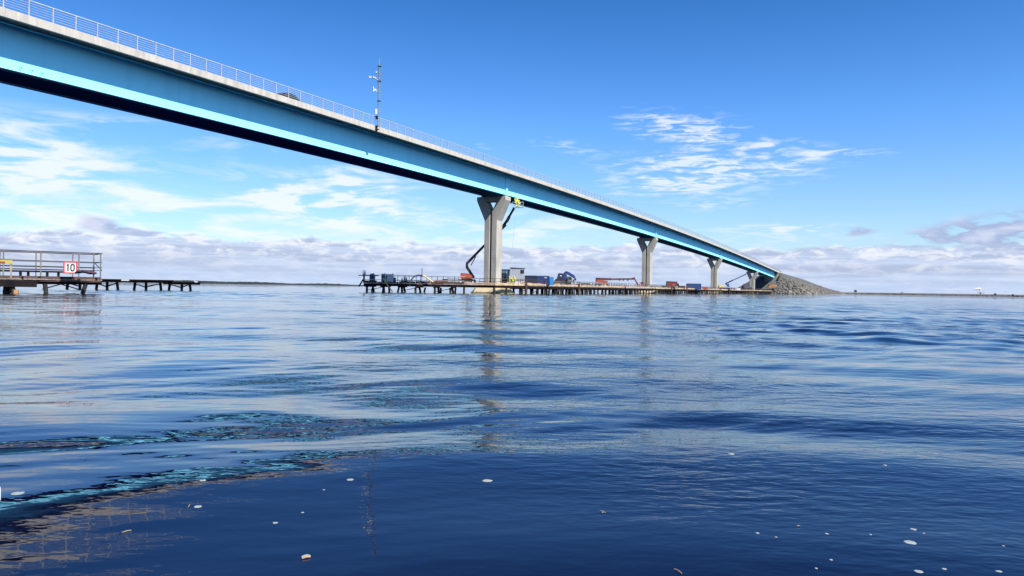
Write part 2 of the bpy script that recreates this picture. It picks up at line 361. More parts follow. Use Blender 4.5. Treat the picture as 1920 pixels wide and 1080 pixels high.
part('roof', MB().loft([[cpt(a, n, z) for a, z in ((-1.5, 1.44), (-.6, 1.55), (.35, 1.49), (.3, 1.45), (-.6, 1.51), (-1.45, 1.41))] for n in (-.7, .7)]), 'car', cr)
for n in (-.7, .7):
    part('tail_light', MB().box(cpt(-2.15, n, .9), (.14, .3, .2)), 'taillight', cr)
    for a in (-1.3, 1.35):
        wc = cpt(a, n * 1.12, .32)
        part('wheel', MB().tube([wc - BN * .1, wc + BN * .1], .32, 18), 'rubber', cr)

# ------------------------------------------------------------------ work trestle (platform + four sections)
UP = Vector((0, 0, 1))
def trestle(name, p0, p1, back, nb, label, seed, rows=3, kerb='timber', rail_h=1.15, bent=3.9, piles_front_tall=()):
    """front edge p0->p1, deck runs 'back' metres behind it"""
    rnd = random.Random(seed)
    p0, p1 = Vector(p0), Vector(p1); d = (p1 - p0).normalized(); Ln = (p1 - p0).length
    b = Vector((-d.y, d.x, 0)); b = b if b.y > 0 or abs(b.y) < .2 and b.x < 0 else -b
    if back < 0: b = -b; back = -back
    t = thing(name, p0, label, 'work trestle', 'timber decked work trestle along the piers')
    P = lambda a, q, z: p0 + d * a + b * q + UP * z
    gm = MB()
    for q in (.25, back * .35, back * .68, back - .25): gm.bar(P(0, q, 1.36), P(Ln, q, 1.36), .30, .44)
    part('girder', gm, 'darksteel', t)
    dk = MB(); a = 0
    while a < Ln:
        w = rnd.uniform(.8, 1.3); w = min(w, Ln - a)
        e = rnd.uniform(-.12, .12)
        dk.box(P(a + w / 2, back / 2 + e / 2, 1.67 + rnd.uniform(-.015, .015)), (w - .03, back - e, .16), (d, b, UP)); a += w
    part('deck', dk, 'greytimber', t)
    kb = MB(); a = 0
    while a < Ln - .3:
        w = min(rnd.uniform(2.5, 4.5), Ln - a); h = rnd.uniform(.22, .42)
        kb.box(P(a + w / 2, .12, 1.77 + h / 2), (w - .08, .2, h), (d, b, UP))
        if rnd.random() < .65: kb.box(P(a + w / 2, rnd.uniform(.5, 1.3), 1.76 + .2), (w * .7, .28, .38), (d, b, UP))
        a += w
    part('kerb', kb, kerb, t)
    rl = MB()
    for q in (.1, back - .1):
        for z in (2.35, 1.75 + rail_h): rl.bar(P(0, q, z), P(Ln, q, z), .07, .09)
    ra = part('railing', rl, 'rust' if kerb == 'timber' else 'galv', t)
    pr = None; n = int(Ln / 2.05)
    for i in range(min(n, 48) + 1):
        for q in (.1, back - .1):
            at = P(Ln * i / min(n, 48), q, 1.75)
            if pr is None: pr = part('post', MB().box(at + UP * rail_h / 2, (.1, .1, rail_h)), 'rust', ra, at=at)
            else: copy_part(pr, ra, at)
    cp = MB(); np_ = int(Ln / bent); vars_ = []
    for i in range(np_ + 1):
        a = min(max(.4, i * bent), Ln - .4)
        cp.bar(P(a, -.15, 1.08), P(a, back + .15, 1.08), .30, .26)
        for r in range(rows):
            q = .3 + (back - .6) * r / (rows - 1)
            at = P(a + rnd.uniform(-.4, .4), q, 0)
            if len(vars_) < 5:
                k = len(vars_); lean = (0, .28, -.3, .12, -.1)[k]
                vars_.append(part('pile', MB().tube([at + d * lean * -1.4 + UP * -1.2, at + UP * 1.0 + d * lean * .6], .19 if k % 2 else .22, 8), 'pile', t, at=at))
            else: copy_part(rnd.choice(vars_), t, at)
    part('pile_cap', cp, 'darksteel', t)
    br_ = MB()
    for i in range(0, np_, 2):
        a = i * bent + .4
        br_.bar(P(a, .3, .25), P(a + bent, .3, .95), .07, .12)
    part('brace', br_, 'darksteel', t)
    for a in piles_front_tall:
        part('guide_pile', MB().bar(P(a, -.22, -1.2), P(a, -.22, 2.9), .24, .24).bar(P(a + .34, -.22, -1.2), P(a + .34, -.22, 2.5), .2, .2), 'rust', t)
    return t
NE = 1.45
LX = W(681, 530, 146).x
pA0, pA1 = Vector((LX, 146.2, 0)), Vector((-8.9, 146.2, 0))
trestle('work_platform', pA0, pA1, 11.0, 0, 'dark end platform of the trestle, cluttered with a blue tank and white generator', 5, rows=3, kerb='rust', rail_h=1.5, bent=3.4)
secl = ['work trestle section with site cabin and dark blue containers between the two nearest piers', 'work trestle section carrying a red truck and small blue container',
        'work trestle section under the thin blue boom lift', 'short work trestle section ending at the rock embankment']
sbk = [(4.6, SPAN - 4.6), (SPAN + 4.6, 2 * SPAN - 4.6), (2 * SPAN + 4.6, 3 * SPAN - 4.6), (3 * SPAN + 4.6, 378)]
for i, (a, b_) in enumerate(sbk):
    trestle('work_trestle', B(a, NE, 0), B(b_, NE, 0), 9.6, 0, secl[i], 20 + i, rows=3, bent=3.1 if i < 3 else 3.4, piles_front_tall=((2.0, 31.5) if i == 0 else (11.0, 33.0) if i == 1 else (9.,)))

# narrow gangways carried past the piers, and the deck strip behind them
gl = ('gangway crossing in front of the cream footing of the tallest pier', 'gangway crossing in front of the footing of the second pier', 'gangway crossing in front of the footing of the third pier', 'gangway crossing in front of the footing of the last pier')
for k in range(4):
    if k == 0: p0, p1 = Vector((-9.2, 145.4, 0)), Vector((-3.4, 144.2, 0)); pts = [p0, p1, B(-2.2, NE + .15, 0), B(4.9, NE + .15, 0)]
    else: pts = [B(k * SPAN - 5, NE + .1, 0), B(k * SPAN + 5, NE + .1, 0)]
    t = thing('gangway', pts[0], gl[k], 'gangway', 'gangways past the pier footings')
    g1, g2, g3 = MB(), MB(), MB()
    for a, b_ in zip(pts[:-1], pts[1:]):
        g1.bar(a + UP * 1.36, b_ + UP * 1.36, .3, .46); g2.bar(a + UP * 1.68, b_ + UP * 1.68, .62, .14); g2.bar(a + UP * 1.93, b_ + UP * 1.93, .12, .3)
        for z in (2.35, 2.9): g3.bar(a + UP * z, b_ + UP * z, .07, .09)
        n = max(2, int((b_ - a).length / 1.6))
        for i in range(n + 1): q = a.lerp(b_, i / n); g3.box(q + UP * 2.3, (.09, .09, 1.15))
    part('girder', g1, 'darksteel', t); part('deck', g2, 'timber', t); part('railing', g3, 'rust', t)
    for q in (pts if k == 0 else [pts[0].lerp(pts[1], f) for f in (.12, .42, .8)]):
        part('pile', MB().tube([q + UP * -1.2, q + UP * 1.2], .2, 8), 'pile', t)
# ------------------------------------------------------------------ people
def skin_obj(verts, edges, radii):
    me = bpy.data.meshes.new('tmp'); me.from_pydata([tuple(v) for v in verts], edges, [])
    o = bpy.data.objects.new('tmp', me); col.objects.link(o)
    sk = o.modifiers.new('skin', 'SKIN'); sk.use_smooth_shade = True
    lay = me.skin_vertices[0].data
    for i, r in enumerate(radii): lay[i].radius = (r, r) if not isinstance(r, tuple) else r; lay[i].use_root = i == 0
    sb = o.modifiers.new('sub', 'SUBSURF'); sb.levels = 1; sb.render_levels = 1
    dg = bpy.context.evaluated_depsgraph_get(); dg.update()
    res = bpy.data.meshes.new_from_object(o.evaluated_get(dg))
    bpy.data.objects.remove(o); bpy.data.meshes.remove(me)
    return res
def person(loc, face, label, group, armpose=0, helmet='white', hh=1.76):
    """face: heading the figure looks to (radians from +X)"""
    k = hh / 1.76; fx = Vector((math.cos(face), math.sin(face), 0)); lx = Vector((-fx.y, fx.x, 0))
    P = lambda f, l, z: fx * f * k + lx * l * k + UP * z * k
    hands = [((.12, .28, .86), (.04, .30, 1.14)), ((.38, .22, 1.25), (.12, .31, 1.15)), ((.30, .22, 1.85), (.16, .30, 1.55))][armpose]
    V = [P(0, 0, .98), P(0, 0, 1.18), P(0, 0, 1.40), P(.01, 0, 1.53), P(.03, 0, 1.62), P(.03, 0, 1.72)]
    E_ = [(0, 1), (1, 2), (2, 3), (3, 4), (4, 5)]; rr = [(.16, .115), (.15, .11), (.17, .11), .055, .095, .085]
    for sg in (-1, 1):
        i = len(V); h, e = hands
        V += [P(0, .19 * sg, 1.42), P(e[0], e[1] * sg, e[2]), P(h[0], h[1] * sg, h[2]), P(h[0] + .07, h[1] * sg, h[2] + (.0 if armpose else -.08))]
        E_ += [(2, i), (i, i + 1), (i + 1, i + 2), (i + 2, i + 3)]; rr += [.06, .047, .036, .03]
    for sg in (-1, 1):
        i = len(V); st = .04 * sg
        V += [P(0, .10 * sg, .92), P(.03 + st, .11 * sg, .50), P(-.02 + st, .12 * sg, .09), P(.14 + st, .13 * sg, .04)]
        E_ += [(0, i), (i, i + 1), (i + 1, i + 2), (i + 2, i + 3)]; rr += [.09, .062, .045, .04]
    body = skin_obj(V, E_, rr); body.materials.append(M['skin'])
    o = link('person', body, None, loc); tag(o, label, 'person', group)
    g = lambda r, a: tuple(x + a for x in r) if isinstance(r, tuple) else r + a
    ji = [1, 2, 0, 6, 7, 8, 10, 11, 12]; mp = {v: i for i, v in enumerate(ji)}
    jk = skin_obj([V[i] for i in ji], [(mp[a], mp[b]) for a, b in E_ if a in mp and b in mp], [g(rr[i], .022) for i in ji]); jk.materials.append(M['hivis'])
    link('jacket', jk, o)
    ti = [0, 14, 15, 16, 18, 19, 20]; mp = {v: i for i, v in enumerate(ti)}
    tr = skin_obj([V[i] for i in ti], [(mp[a], mp[b]) for a, b in E_ if a in mp and b in mp], [g(rr[i], .02) for i in ti]); tr.materials.append(M['hivis'])
    link('trousers', tr, o)
    hm = MB().ball(P(.03, 0, 1.72), .128 * k, 2, sq=(1, 1, .85)).box(P(.12, 0, 1.70), (.16, .2, .02), (fx, lx, UP))
    part_ = link('helmet', to_mesh('helmet', hm, helmet, Vector((0, 0, 0)), True), o)
    bt = MB()
    for sg in (-1, 1): bt.bar(P(-.06 + .04 * sg, .125 * sg, .05), P(.2 + .04 * sg, .13 * sg, .05), .11, .1)
    link('boots', to_mesh('boots', bt, 'rubber'), o)
    fc = MB().box(P(.135, 0, 1.615), (.035, .03, .04), (fx, lx, UP))
    for sg in (-1, 1): fc.ball(P(.118, .035 * sg, 1.645), .012, 1).box(P(.02, .098 * sg, 1.62), (.04, .025, .07), (fx, lx, UP))
    link('face', to_mesh('face', fc, 'skin'), o)
    return o

# ------------------------------------------------------------------ boom lifts
def wheels(t, c, ax, dx, dn, r=.45, w=.35):
    d, n = ax
    for a in (-dx, dx):
        for q in (-dn, dn):
            wc = c + d * a + n * q + UP * r
            wo = part('wheel', MB().tube([wc - n * w / 2, wc + n * w / 2], r, 16), 'rubber', t)
            part('rim', MB().tube([wc - n * (w / 2 + .01), wc + n * (w / 2 + .01)], r * .5, 12), 'white', wo)
def basket(t, c, ax, L_=2.2, Wd=.9, m='galv'):
    d, n = ax; mb = MB()
    mb.box(c, (L_, Wd, .08), (d, n, UP))
    for z in (.5, 1.05):
        for q in (-Wd / 2, Wd / 2): mb.bar(c + n * q - d * L_ / 2 + UP * z, c + n * q + d * L_ / 2 + UP * z, .045, .045)
        for a in (-L_ / 2, L_ / 2): mb.bar(c + d * a - n * Wd / 2 + UP * z, c + d * a + n * Wd / 2 + UP * z, .045, .045)
    for a in (-L_ / 2, -L_ / 6, L_ / 6, L_ / 2):
        for q in (-Wd / 2, Wd / 2): mb.bar(c + d * a + n * q, c + d * a + n * q + UP * 1.05, .045, .045)
    return part('basket', mb, m, t)
XA, YA = Vector((1, 0, 0)), Vector((0, 1, 0))
DZ = 1.76
# --- lift with two workers behind the tallest pier
yl = 153.2
b0 = W(876, 525, yl); b0.z = DZ
t = thing('boom_lift', b0, 'orange boom lift reaching up behind the tallest pier with two workers in its basket', 'boom lift')
part('chassis', MB().box(b0 + UP * .75, (3.4, 2.3, .45)).box(b0 + UP * 1.0, (2.2, 1.6, .25)), 'black', t)
wheels(t, b0, (XA, YA), 1.25, 1.05)
tc = W(874, 517.5, yl)
part('counterweight', MB().prism([tc + Vector((-1.05, -1.1, -.55)), tc + Vector((.55, -1.1, -.55)), tc + Vector((1.35, -1.1, -.45)), tc + Vector((1.3, -1.1, .05)), tc + Vector((.5, -1.1, .5)), tc + Vector((-.95, -1.1, .58)), tc + Vector((-1.1, -1.1, .4))], YA * 2.2), 'orange', t)
k1, k2, k2b = W(888.5, 521, yl), W(875.5, 501, yl), W(875.5, 494, yl)
part('lower_boom', MB().bar(k1, k2, .5, .55).bar(k2 + UP * -.15, k2b + UP * .2, .5, .5), 'black', t)
k3, k4, k5 = W(907, 461.5, yl), W(941, 428, yl - .6), W(964, 390, yl - 2.2)
part('upper_boom', MB().bar(k2b, k3, .5, .52, w2=.4, h2=.45).bar(k3, k4, .36, .4).bar(W(938, 431, yl - .6), W(948, 421, yl - 1), .5, .5), 'black', t)
part('jib', MB().bar(k4, W(951.5, 412, yl - 1.4), .34, .42).bar(W(951.5, 412, yl - 1.4), k5, .26, .36).bar(W(950, 416, yl - 1.4), W(955, 406, yl - 1.6), .4, .5), 'black', t)
part('hydraulic_ram', MB().tube([W(883, 497.5, yl), W(892, 481, yl)], .09, 8), 'black', t)
bc = k5 + Vector((.75, -.2, .1))
basket(t, bc, (XA, YA), 2.15, .95)
part('control_box', MB().box(bc + Vector((.35, -.4, .85)), (.35, .2, .3)), 'white', t)
person(bc + Vector((-.42, -.12, .045)), R(80), 'worker in yellow hi-vis suit and helmet in the raised basket, reaching up to the girder', 'workers in the raised basket', 2)
person(bc + Vector((.02, .16, .045)), R(-60), 'worker in yellow hi-vis suit in the raised basket, right of the reaching worker', 'workers in the raised basket', 1)
solo('hanging_cable', MB().tube([bc + Vector((-.5, -.4, -.03)), bc + Vector((-.8, -.4, -6)), bc + Vector((-1.5, -.3, -14)), Vector((bc.x - 2.2, bc.y + .2, 1.9))], .02, 5), 'greypanel', 'thin grey cable hanging from the raised basket to the trestle', 'cable', bc + Vector((-.5, -.4, -.03)))

# --- stowed orange lift in front of the second pier
yb = 212.0
def WB(px, py): return W(px, py, yb)
s_at = lambda px: None
b0 = WB(1128, 533); b0.z = DZ
t = thing('boom_lift', b0, 'orange red boom lift lowered flat over the trestle just left of the second pier', 'boom lift')
part('chassis', MB().box(b0 + UP * .75, (3.6, 2.3, .45)), 'black', t); wheels(t, b0, (XA, YA), 1.3, 1.05)
tl, tr_ = WB(1117, 529.5), WB(1139, 531)
part('counterweight', MB().prism([tl + Vector((0, -1, .0)), tr_ + Vector((-.4, -1, 0)), tr_ + Vector((.1, -1, .35)), tr_ + Vector((-.2, -1, .65)), tl + Vector((.1, -1, .8))], YA * 2), 'orange', t)
part('turntable', MB().box(WB(1120, 524), (.9, 1.2, .95)), 'black', t)
part('main_boom', MB().bar(WB(1119, 523), WB(1146, 523.5), .5, .62).bar(WB(1144, 523.5), WB(1189, 523), .4, .46).bar(WB(1160, 524.3), WB(1163, 524.3), .44, .6).bar(WB(1168, 524.5), WB(1170, 524.5), .44, .6).bar(WB(1176, 524.5), WB(1178, 524.5), .44, .6), mat('boom_paint', (.12, .03, .025), .5, var=.3), t)
part('jib', MB().bar(WB(1186, 522.5), WB(1190.5, 522), .5, .65).bar(WB(1189.5, 522.5), WB(1196, 534), .28, .34), 'red', t)
bk = WB(1202, 536); bk.z = max(bk.z, DZ + .1)
basket(t, bk, (XA, YA), 1.9, .9, 'red')
part('control_box', MB().box(bk + Vector((.2, -.3, .8)), (.7, .3, .5)), 'red', t)

# --- thin blue lift near the last pier
yc = 352.0
def WC(px, py): return W(px, py, yc)
b0 = WC(1360, 541); b0.z = DZ
t = thing('boom_lift', b0, 'small blue boom lift with long thin raised boom left of the last pier', 'boom lift')
part('chassis', MB().box(b0 + Vector((0, 0, .75)), (5.2, 2.3, .6)), 'navy', t); wheels(t, b0, (XA, YA), 1.9, 1.05)
part('counterweight', MB().prism([WC(1347, 539.5) + Vector((0, -1, 0)), WC(1356, 539.5) + Vector((0, -1, 0)), WC(1356, 536) + Vector((0, -1, 0)), WC(1353, 534.5) + Vector((0, -1, 0)), WC(1347.5, 535) + Vector((0, -1, 0))], YA * 2), 'hose', t)
part('lower_boom', MB().bar(WC(1367.5, 537.5), WC(1360.5, 531.5), .42, .55).bar(WC(1363, 537.5), WC(1367, 532), .3, .4), 'navy', t)
part('upper_boom', MB().bar(WC(1360, 532), WC(1374, 525.5), .42, .55).bar(WC(1373, 526), WC(1399, 514), .3, .38), 'navy', t)
part('platform_cage', MB().box(WC(1400, 513), (1.2, .8, .1)).box(WC(1400, 510), (1.2, .8, .08)), 'navy', t)

# ------------------------------------------------------------------ cabins, containers, vehicles on the trestle
yk = 161.0
def WK(px, py): return W(px, py, yk)
def ribbed(c, size, n, face=-1):
    mb = MB().box(c, size)
    for i in range(n):
        x = c[0] - size[0] / 2 + size[0] * (i + .5) / n
        mb.box((x, c[1] + face * (size[1] / 2 + .02), c[2]), (size[0] / n * .5, .045, size[2] * .94))
    return mb
a, b_ = WK(957, 520), WK(983.5, 504); w = b_.x - a.x; h = b_.z - DZ - 1.0; c = Vector(((a.x + b_.x) / 2, yk, DZ + 1.0 + h / 2))
t = thing('site_cabin', (c.x, c.y, DZ), 'grey ribbed site cabin with small dark window and dark blue roof on white base', 'site cabin')
part('wall', ribbed(c, (w, 2.5, h), 9), 'greypanel', t)
part('roof', MB().prism([Vector((c.x - w / 2 - .1, c.y - 1.35, c.z + h / 2 + .01)), Vector((c.x + w / 2 + .1, c.y - 1.35, c.z + h / 2 + .01)), Vector((c.x + w / 2 + .1, c.y - 1.35, c.z + h / 2 + .1)), Vector((c.x - w / 2 - .1, c.y - 1.35, c.z + h / 2 + .22))], YA * 2.7), 'navy', t)
part('base', MB().box((c.x, c.y, DZ + .5), (w - .1, 2.3, .98)), 'white', t)
wo = part('window', MB().box((c.x + w / 2 - .48, c.y - 1.31, c.z + h / 2 - .62), (.72, .08, .72)), 'navy', t)
part('pane', MB().box((c.x + w / 2 - .48, c.y - 1.36, c.z + h / 2 - .62), (.6, .03, .6)), 'glass', wo)
a, b_ = WK(939, 520), WK(956.3, 503.5); w2 = b_.x - a.x; c2 = Vector(((a.x + b_.x) / 2, yk + 1.2, 0))
t = thing('site_cabin', (c2.x, c2.y, DZ), 'dark blue cabin with open steps between the tallest pier and the grey cabin', 'site cabin')
part('wall', ribbed((c2.x, c2.y, DZ + 1.75), (w2, 2.4, 1.5), 6), 'navy', t)
part('upper_wall', ribbed((c2.x, c2.y, DZ + 2.86), (w2, 2.4, .68), 6), mat('cabin_light_blue', (.06, .16, .28), .5, var=.1), t)
part('roof', MB().box((c2.x, c2.y, DZ + 3.28), (w2 + .15, 2.6, .12)), 'navy', t)
part('door', MB().box((c2.x + .55, c2.y - 1.26, DZ + 1.9), (.75, .06, 1.9)), 'greypanel', t)
part('skid', MB().box((c2.x, c2.y, DZ + .5), (w2 - .1, 2.2, .96)), 'black', t)
part('stair', MB().bar((c2.x + .2, c2.y - 1.9, DZ + .1), (c2.x + .75, c2.y - 1.6, DZ + 1.0), .7, .1).bar((c2.x + .75, c2.y - 1.7, DZ), (c2.x + .78, c2.y - 1.7, DZ + 2.6), .12, .12), 'white', t)
# flat dark blue containers and a light blue bin
def container(px0, px1, ptop, Y, m, label, depth=2.4, name='container', frame='navy', n=10, lift=.0):
    a, b_ = W(px0, ptop, Y), W(px1, ptop, Y); h = (a.z + b_.z) / 2 - DZ - lift; w = b_.x - a.x
    c = Vector(((a.x + b_.x) / 2, Y, DZ + lift + h / 2))
    t = thing(name, (c.x, c.y, DZ), label, 'container')
    part('shell', ribbed(c, (w, depth, h), n), m, t)
    fr = MB()
    for x in (-w / 2, w / 2):
        for y in (-depth / 2, depth / 2): fr.box((c.x + x, c.y + y, c.z), (.14, .14, h + .04))
    for z in (-h / 2, h / 2):
        for y in (-depth / 2, depth / 2): fr.box((c.x, c.y + y, c.z + z), (w, .12, .12))
    part('frame', fr, frame, t)
    part('lid', MB().box((c.x, c.y, c.z + h / 2 + .03), (w - .2, depth - .2, .05)), frame, t)
    return t
container(984.5, 1006, 517.3, 163, 'navy', 'very dark blue flat container right beside the grey cabin')
t = container(1006.6, 1029.5, 518, 165, 'royal', 'dark blue flat container with white mark beside the light blue bin')
part('white_mark', MB().box(W(1023, 520.8, 163.7), (.5, .03, .16)), 'white', t)
a = W(1034, 527, 160.5)
t = thing('waste_bin', (a.x, a.y, DZ), 'bright light blue waste bin at the end of the dark containers', 'bin')
h = W(1034, 519, 160.5).z - DZ
part('tub', MB().loft([[Vector((a.x + x * q, a.y + y * q, z)) for x, y in ((-.42, -.42), (.42, -.42), (.42, .42), (-.42, .42))] for q, z in ((.85, DZ + .12), (1.05, DZ + h * .9))]), 'sky_blue', t)
part('lid', MB().box((a.x, a.y, DZ + h * .95), (.98, .98, .12)), 'sky_blue', t)
for sx in (-.3, .3): part('wheel', MB().tube([(a.x + sx - .05, a.y - .3, DZ + .1), (a.x + sx + .05, a.y - .3, DZ + .1)], .1, 10), 'rubber', t)
container(1288.5, 1313, 532, 292, 'royal', 'small royal blue container on the trestle between second and third pier', n=8)
# blue crane truck
yt = 178.0
def WT(px, py): return W(px, py, yt)
b0 = WT(1061, 533); b0.z = DZ
t = thing('crane_truck', b0, 'blue truck with folded knuckle crane arching over its cab on the trestle', 'crane truck')
part('chassis', MB().bar((WT(1039, 0).x, yt, DZ + .75), (WT(1079, 0).x, yt, DZ + .75), 1.0, .3), 'black', t)
for px in (1043, 1050, 1073):
    for dy in (-1.0, 1.0):
        x = WT(px, 0).x; part('wheel', MB().tube([(x, yt + dy - .15, DZ + .5), (x, yt + dy + .15, DZ + .5)], .5, 16), 'rubber', t)
part('cargo_box', MB().prism([WT(1043.5, 524.5) - YA * 1.2, WT(1057.5, 525) - YA * 1.2, WT(1057.5, 513.2) - YA * 1.2, WT(1047.5, 512.2) - YA * 1.2], YA * 2.4), 'navy', t)
part('side_panel', MB().prism([WT(1039, 527.5) - YA * 1.22, WT(1058, 528.3) - YA * 1.22, WT(1058, 524.5) - YA * 1.22, WT(1042, 522.8) - YA * 1.22], YA * 2.44), 'black', t)
part('cargo_mark', MB().box(WT(1051, 517.2) - YA * 1.23, (.42, .03, .2)), 'white', t)
cb = part('cab', MB().prism([WT(1064, 528.5) - YA * 1.15, WT(1072, 528.8) - YA * 1.15, WT(1072, 522) - YA * 1.15, WT(1070.5, 519) - YA * 1.15, WT(1064, 518.5) - YA * 1.15], YA * 2.3), mat('cab_paint', (.18, .20, .19), .5), t)
part('windscreen', MB().prism([WT(1065.2, 524.2) - YA * 1.18, WT(1071, 524.4) - YA * 1.18, WT(1070.2, 520) - YA * 1.18, WT(1065.2, 519.7) - YA * 1.18], YA * .03), 'glass', cb)
part('crane_mast', MB().bar(WT(1061, 527.5), WT(1060, 513), .62, .62).bar(WT(1058.5, 527), WT(1064, 527), .7, .5), 'royal', t)
part('crane_arm', MB().bar(WT(1057, 517), WT(1059, 511.5), .4, .45).bar(WT(1058.6, 512), WT(1062, 510), .42, .45).bar(WT(1061.5, 510), WT(1069, 513.5), .42, .5).bar(WT(1068.5, 513.2), WT(1076.5, 518), .36, .42).bar(WT(1076, 517.5), WT(1079.3, 524.5), .3, .36), 'royal', t)
part('hydraulic_ram', MB().tube([WT(1063, 513), WT(1071, 517.5)], .12, 8).tube([WT(1070, 517), WT(1077.5, 521.5)], .1, 8), 'black', t)
part('grab', MB().bar(WT(1075, 524.8), WT(1080, 524.8), .4, .3).bar(WT(1075, 525), WT(1074.3, 530), .2, .25), 'black', t)
# red truck
yr = 262.0
def WR(px, py): return W(px, py, yr)
b0 = WR(1260, 541); b0.z = DZ
t = thing('red_truck', b0, 'dark red truck with pale front panel on the trestle right of the second pier', 'truck')
part('cargo_box', MB().prism([WR(1249, 536.5) - YA * 1.2, WR(1268, 537) - YA * 1.2, WR(1268, 529) - YA * 1.2, WR(1250.5, 527.8) - YA * 1.2], YA * 2.4), 'red', t)
part('roof', MB().prism([WR(1250.2, 528.4) - YA * 1.25, WR(1268.5, 529.2) - YA * 1.25, WR(1268.5, 528.3) - YA * 1.25, WR(1250.2, 527.3) - YA * 1.25], YA * 2.5), 'black', t)
part('front_panel', MB().prism([WR(1258.5, 536.5) - YA * 1.24, WR(1264.5, 536.5) - YA * 1.24, WR(1263.5, 532) - YA * 1.24, WR(1260, 532.3) - YA * 1.24], YA * .05), 'orange', t)
cb = part('cab', MB().prism([WR(1268.2, 537) - YA * 1.1, WR(1272.5, 537) - YA * 1.1, WR(1271.5, 532.5) - YA * 1.1, WR(1268.2, 530) - YA * 1.1], YA * 2.2), 'black', t)
part('chassis', MB().bar((WR(1249, 0).x, yr, DZ + .62), (WR(1272, 0).x, yr, DZ + .62), 1., .3), 'black', t)
for px in (1252, 1256, 1270):
    for dy in (-1, 1): x = WR(px, 0).x; part('wheel', MB().tube([(x, yr + dy - .14, DZ + .45), (x, yr + dy + .14, DZ + .45)], .45, 14), 'rubber', t)
# workers near the cabin
for i, (px, fc, lb) in enumerate(((955.5, 200, 'worker in yellow hi-vis clothes before the cabins, nearest the tallest pier'), (960, 320, 'worker in yellow hi-vis clothes in the middle of the trio before the grey cabin'), (964, 250, 'worker in yellow hi-vis clothes on the right of the trio before the grey cabin'))):
    x = W(px, 520, 152.5).x
    person((x, 152.5 + .5 * (i % 2), DZ), R(fc), lb, 'workers standing by the site cabins', i % 2, 'white' if i else 'hivis', 1.74 + .03 * i)
# platform clutter
yp = 149.0
def WP(px, py): return W(px, py, yp)
a = WP(698, 520)
t = thing('blue_barrel', (a.x, yp, DZ), 'royal blue plastic tank standing near the left end of the platform', 'tank')
h = WP(698, 512.5).z - DZ
part('tank', MB().box((a.x, yp, DZ + h * .45), (.92, .9, h * .86)).box((a.x, yp, DZ + h * .92), (.7, .7, h * .1)), 'royal', t)
part('cap', MB().tube([(a.x + .2, yp, DZ + h * .96), (a.x + .2, yp, DZ + h * 1.02)], .1, 10), 'black', t)
for (p0, p1, pt, lb, sub) in ((716, 722.3, 513.5, 'navy blue generator beside the white one on the end platform', 'royal'), (722.6, 738, 513.8, 'white generator housing with dark vent on the end platform', 'white')):
    a, b_ = WP(p0, pt), WP(p1, pt); h = a.z - DZ; w = b_.x - a.x; cx = (a.x + b_.x) / 2
    t = thing('generator', (cx, yp, DZ), lb, 'generator')
    part('housing', MB().box((cx, yp, DZ + .25 + (h - .25) / 2), (w, 1.1, h - .25)), sub, t)
    part('skid', MB().box((cx, yp, DZ + .12), (w - .05, 1.0, .22)), 'black', t)
    part('vent', MB().box((cx - w * .3, yp - .57, DZ + h * .65), (.28, .05, .28)), 'black', t)
    part('exhaust', MB().tube([(cx + w * .4, yp, DZ + h), (cx + w * .4, yp, DZ + h + .25)], .05, 8), 'black', t)
a = WP(740, 520); solo('fuel_drum', MB().tube([(a.x, yp, DZ), (a.x, yp, DZ + 1.05)], .26, 14).tube([(a.x, yp, DZ + .35), (a.x, yp, DZ + .4)], .28, 14).tube([(a.x, yp, DZ + .7), (a.x, yp, DZ + .75)], .28, 14), 'black', 'black drum just right of the white generator', 'drum', (a.x, yp, DZ))
for i, (px, lb) in enumerate(((756, 'orange pointed marker, leftmost of three on the platform'), (760.3, 'orange pointed marker, tallest and middle of three on the platform'), (764.5, 'orange pointed marker, rightmost of three beside the yellow hose'))):
    a = WP(px, 520); h = (1.15, 1.5, 1.2)[i]
    t = thing('traffic_cone', (a.x, yp - 1.5, DZ), lb, 'marker cone', 'orange markers on the platform')
    part('cone', MB().loft([[Vector((a.x + r * math.cos(q * .785), yp - 1.5 + r * math.sin(q * .785), z)) for q in range(8)] for r, z in ((.26, DZ + .05), (.05, DZ + h))]), 'orange', t)
    part('base', MB().box((a.x, yp - 1.5, DZ + .03), (.6, .6, .05)), 'rubber', t)
a = WP(791, 520); t = thing('antenna_pole', (a.x, yp, DZ), 'thin dark pole standing on the platform above the yellow hose', 'pole')
part('pole', MB().tube([(a.x, yp, DZ), (a.x, yp, WP(791, 502.5).z)], .06, 8), 'darksteel', t)
part('base', MB().box((a.x, yp, DZ + .1), (.5, .5, .2)), 'darksteel', t)
def curve_tube(px, Y, r, n=40):
    P_ = [W(x, y, Y) for x, y in px]; out = []
    for i in range(len(P_) - 1):
        p0, p1, p2, p3 = P_[max(i - 1, 0)], P_[i], P_[i + 1], P_[min(i + 2, len(P_) - 1)]
        for k in range(8):
            t_ = k / 8; out.append(.5 * ((2 * p1) + (p2 - p0) * t_ + (2 * p0 - 5 * p1 + 4 * p2 - p3) * t_ ** 2 + (3 * p1 - p0 - 3 * p2 + p3) * t_ ** 3))
    return MB().tube(out + [P_[-1]], r, 8)
solo('yellow_hose', curve_tube([(768, 536), (769, 529), (775, 520), (782, 516.5), (790, 516.3), (797, 518.5), (803, 523), (812, 529)], 145.6, .13), 'hose', 'thick yellow hose arching over the platform rail', 'hose', W(768, 536, 145.6), smooth=True)
solo('yellow_hose', curve_tube([(717.5, 520.5), (723, 529), (729, 538), (736, 546.5)], 145.4, .10), 'hose', 'straight yellow hose hanging slanting from the generator to the water', 'hose', W(717.5, 520.5, 145.4), smooth=True)
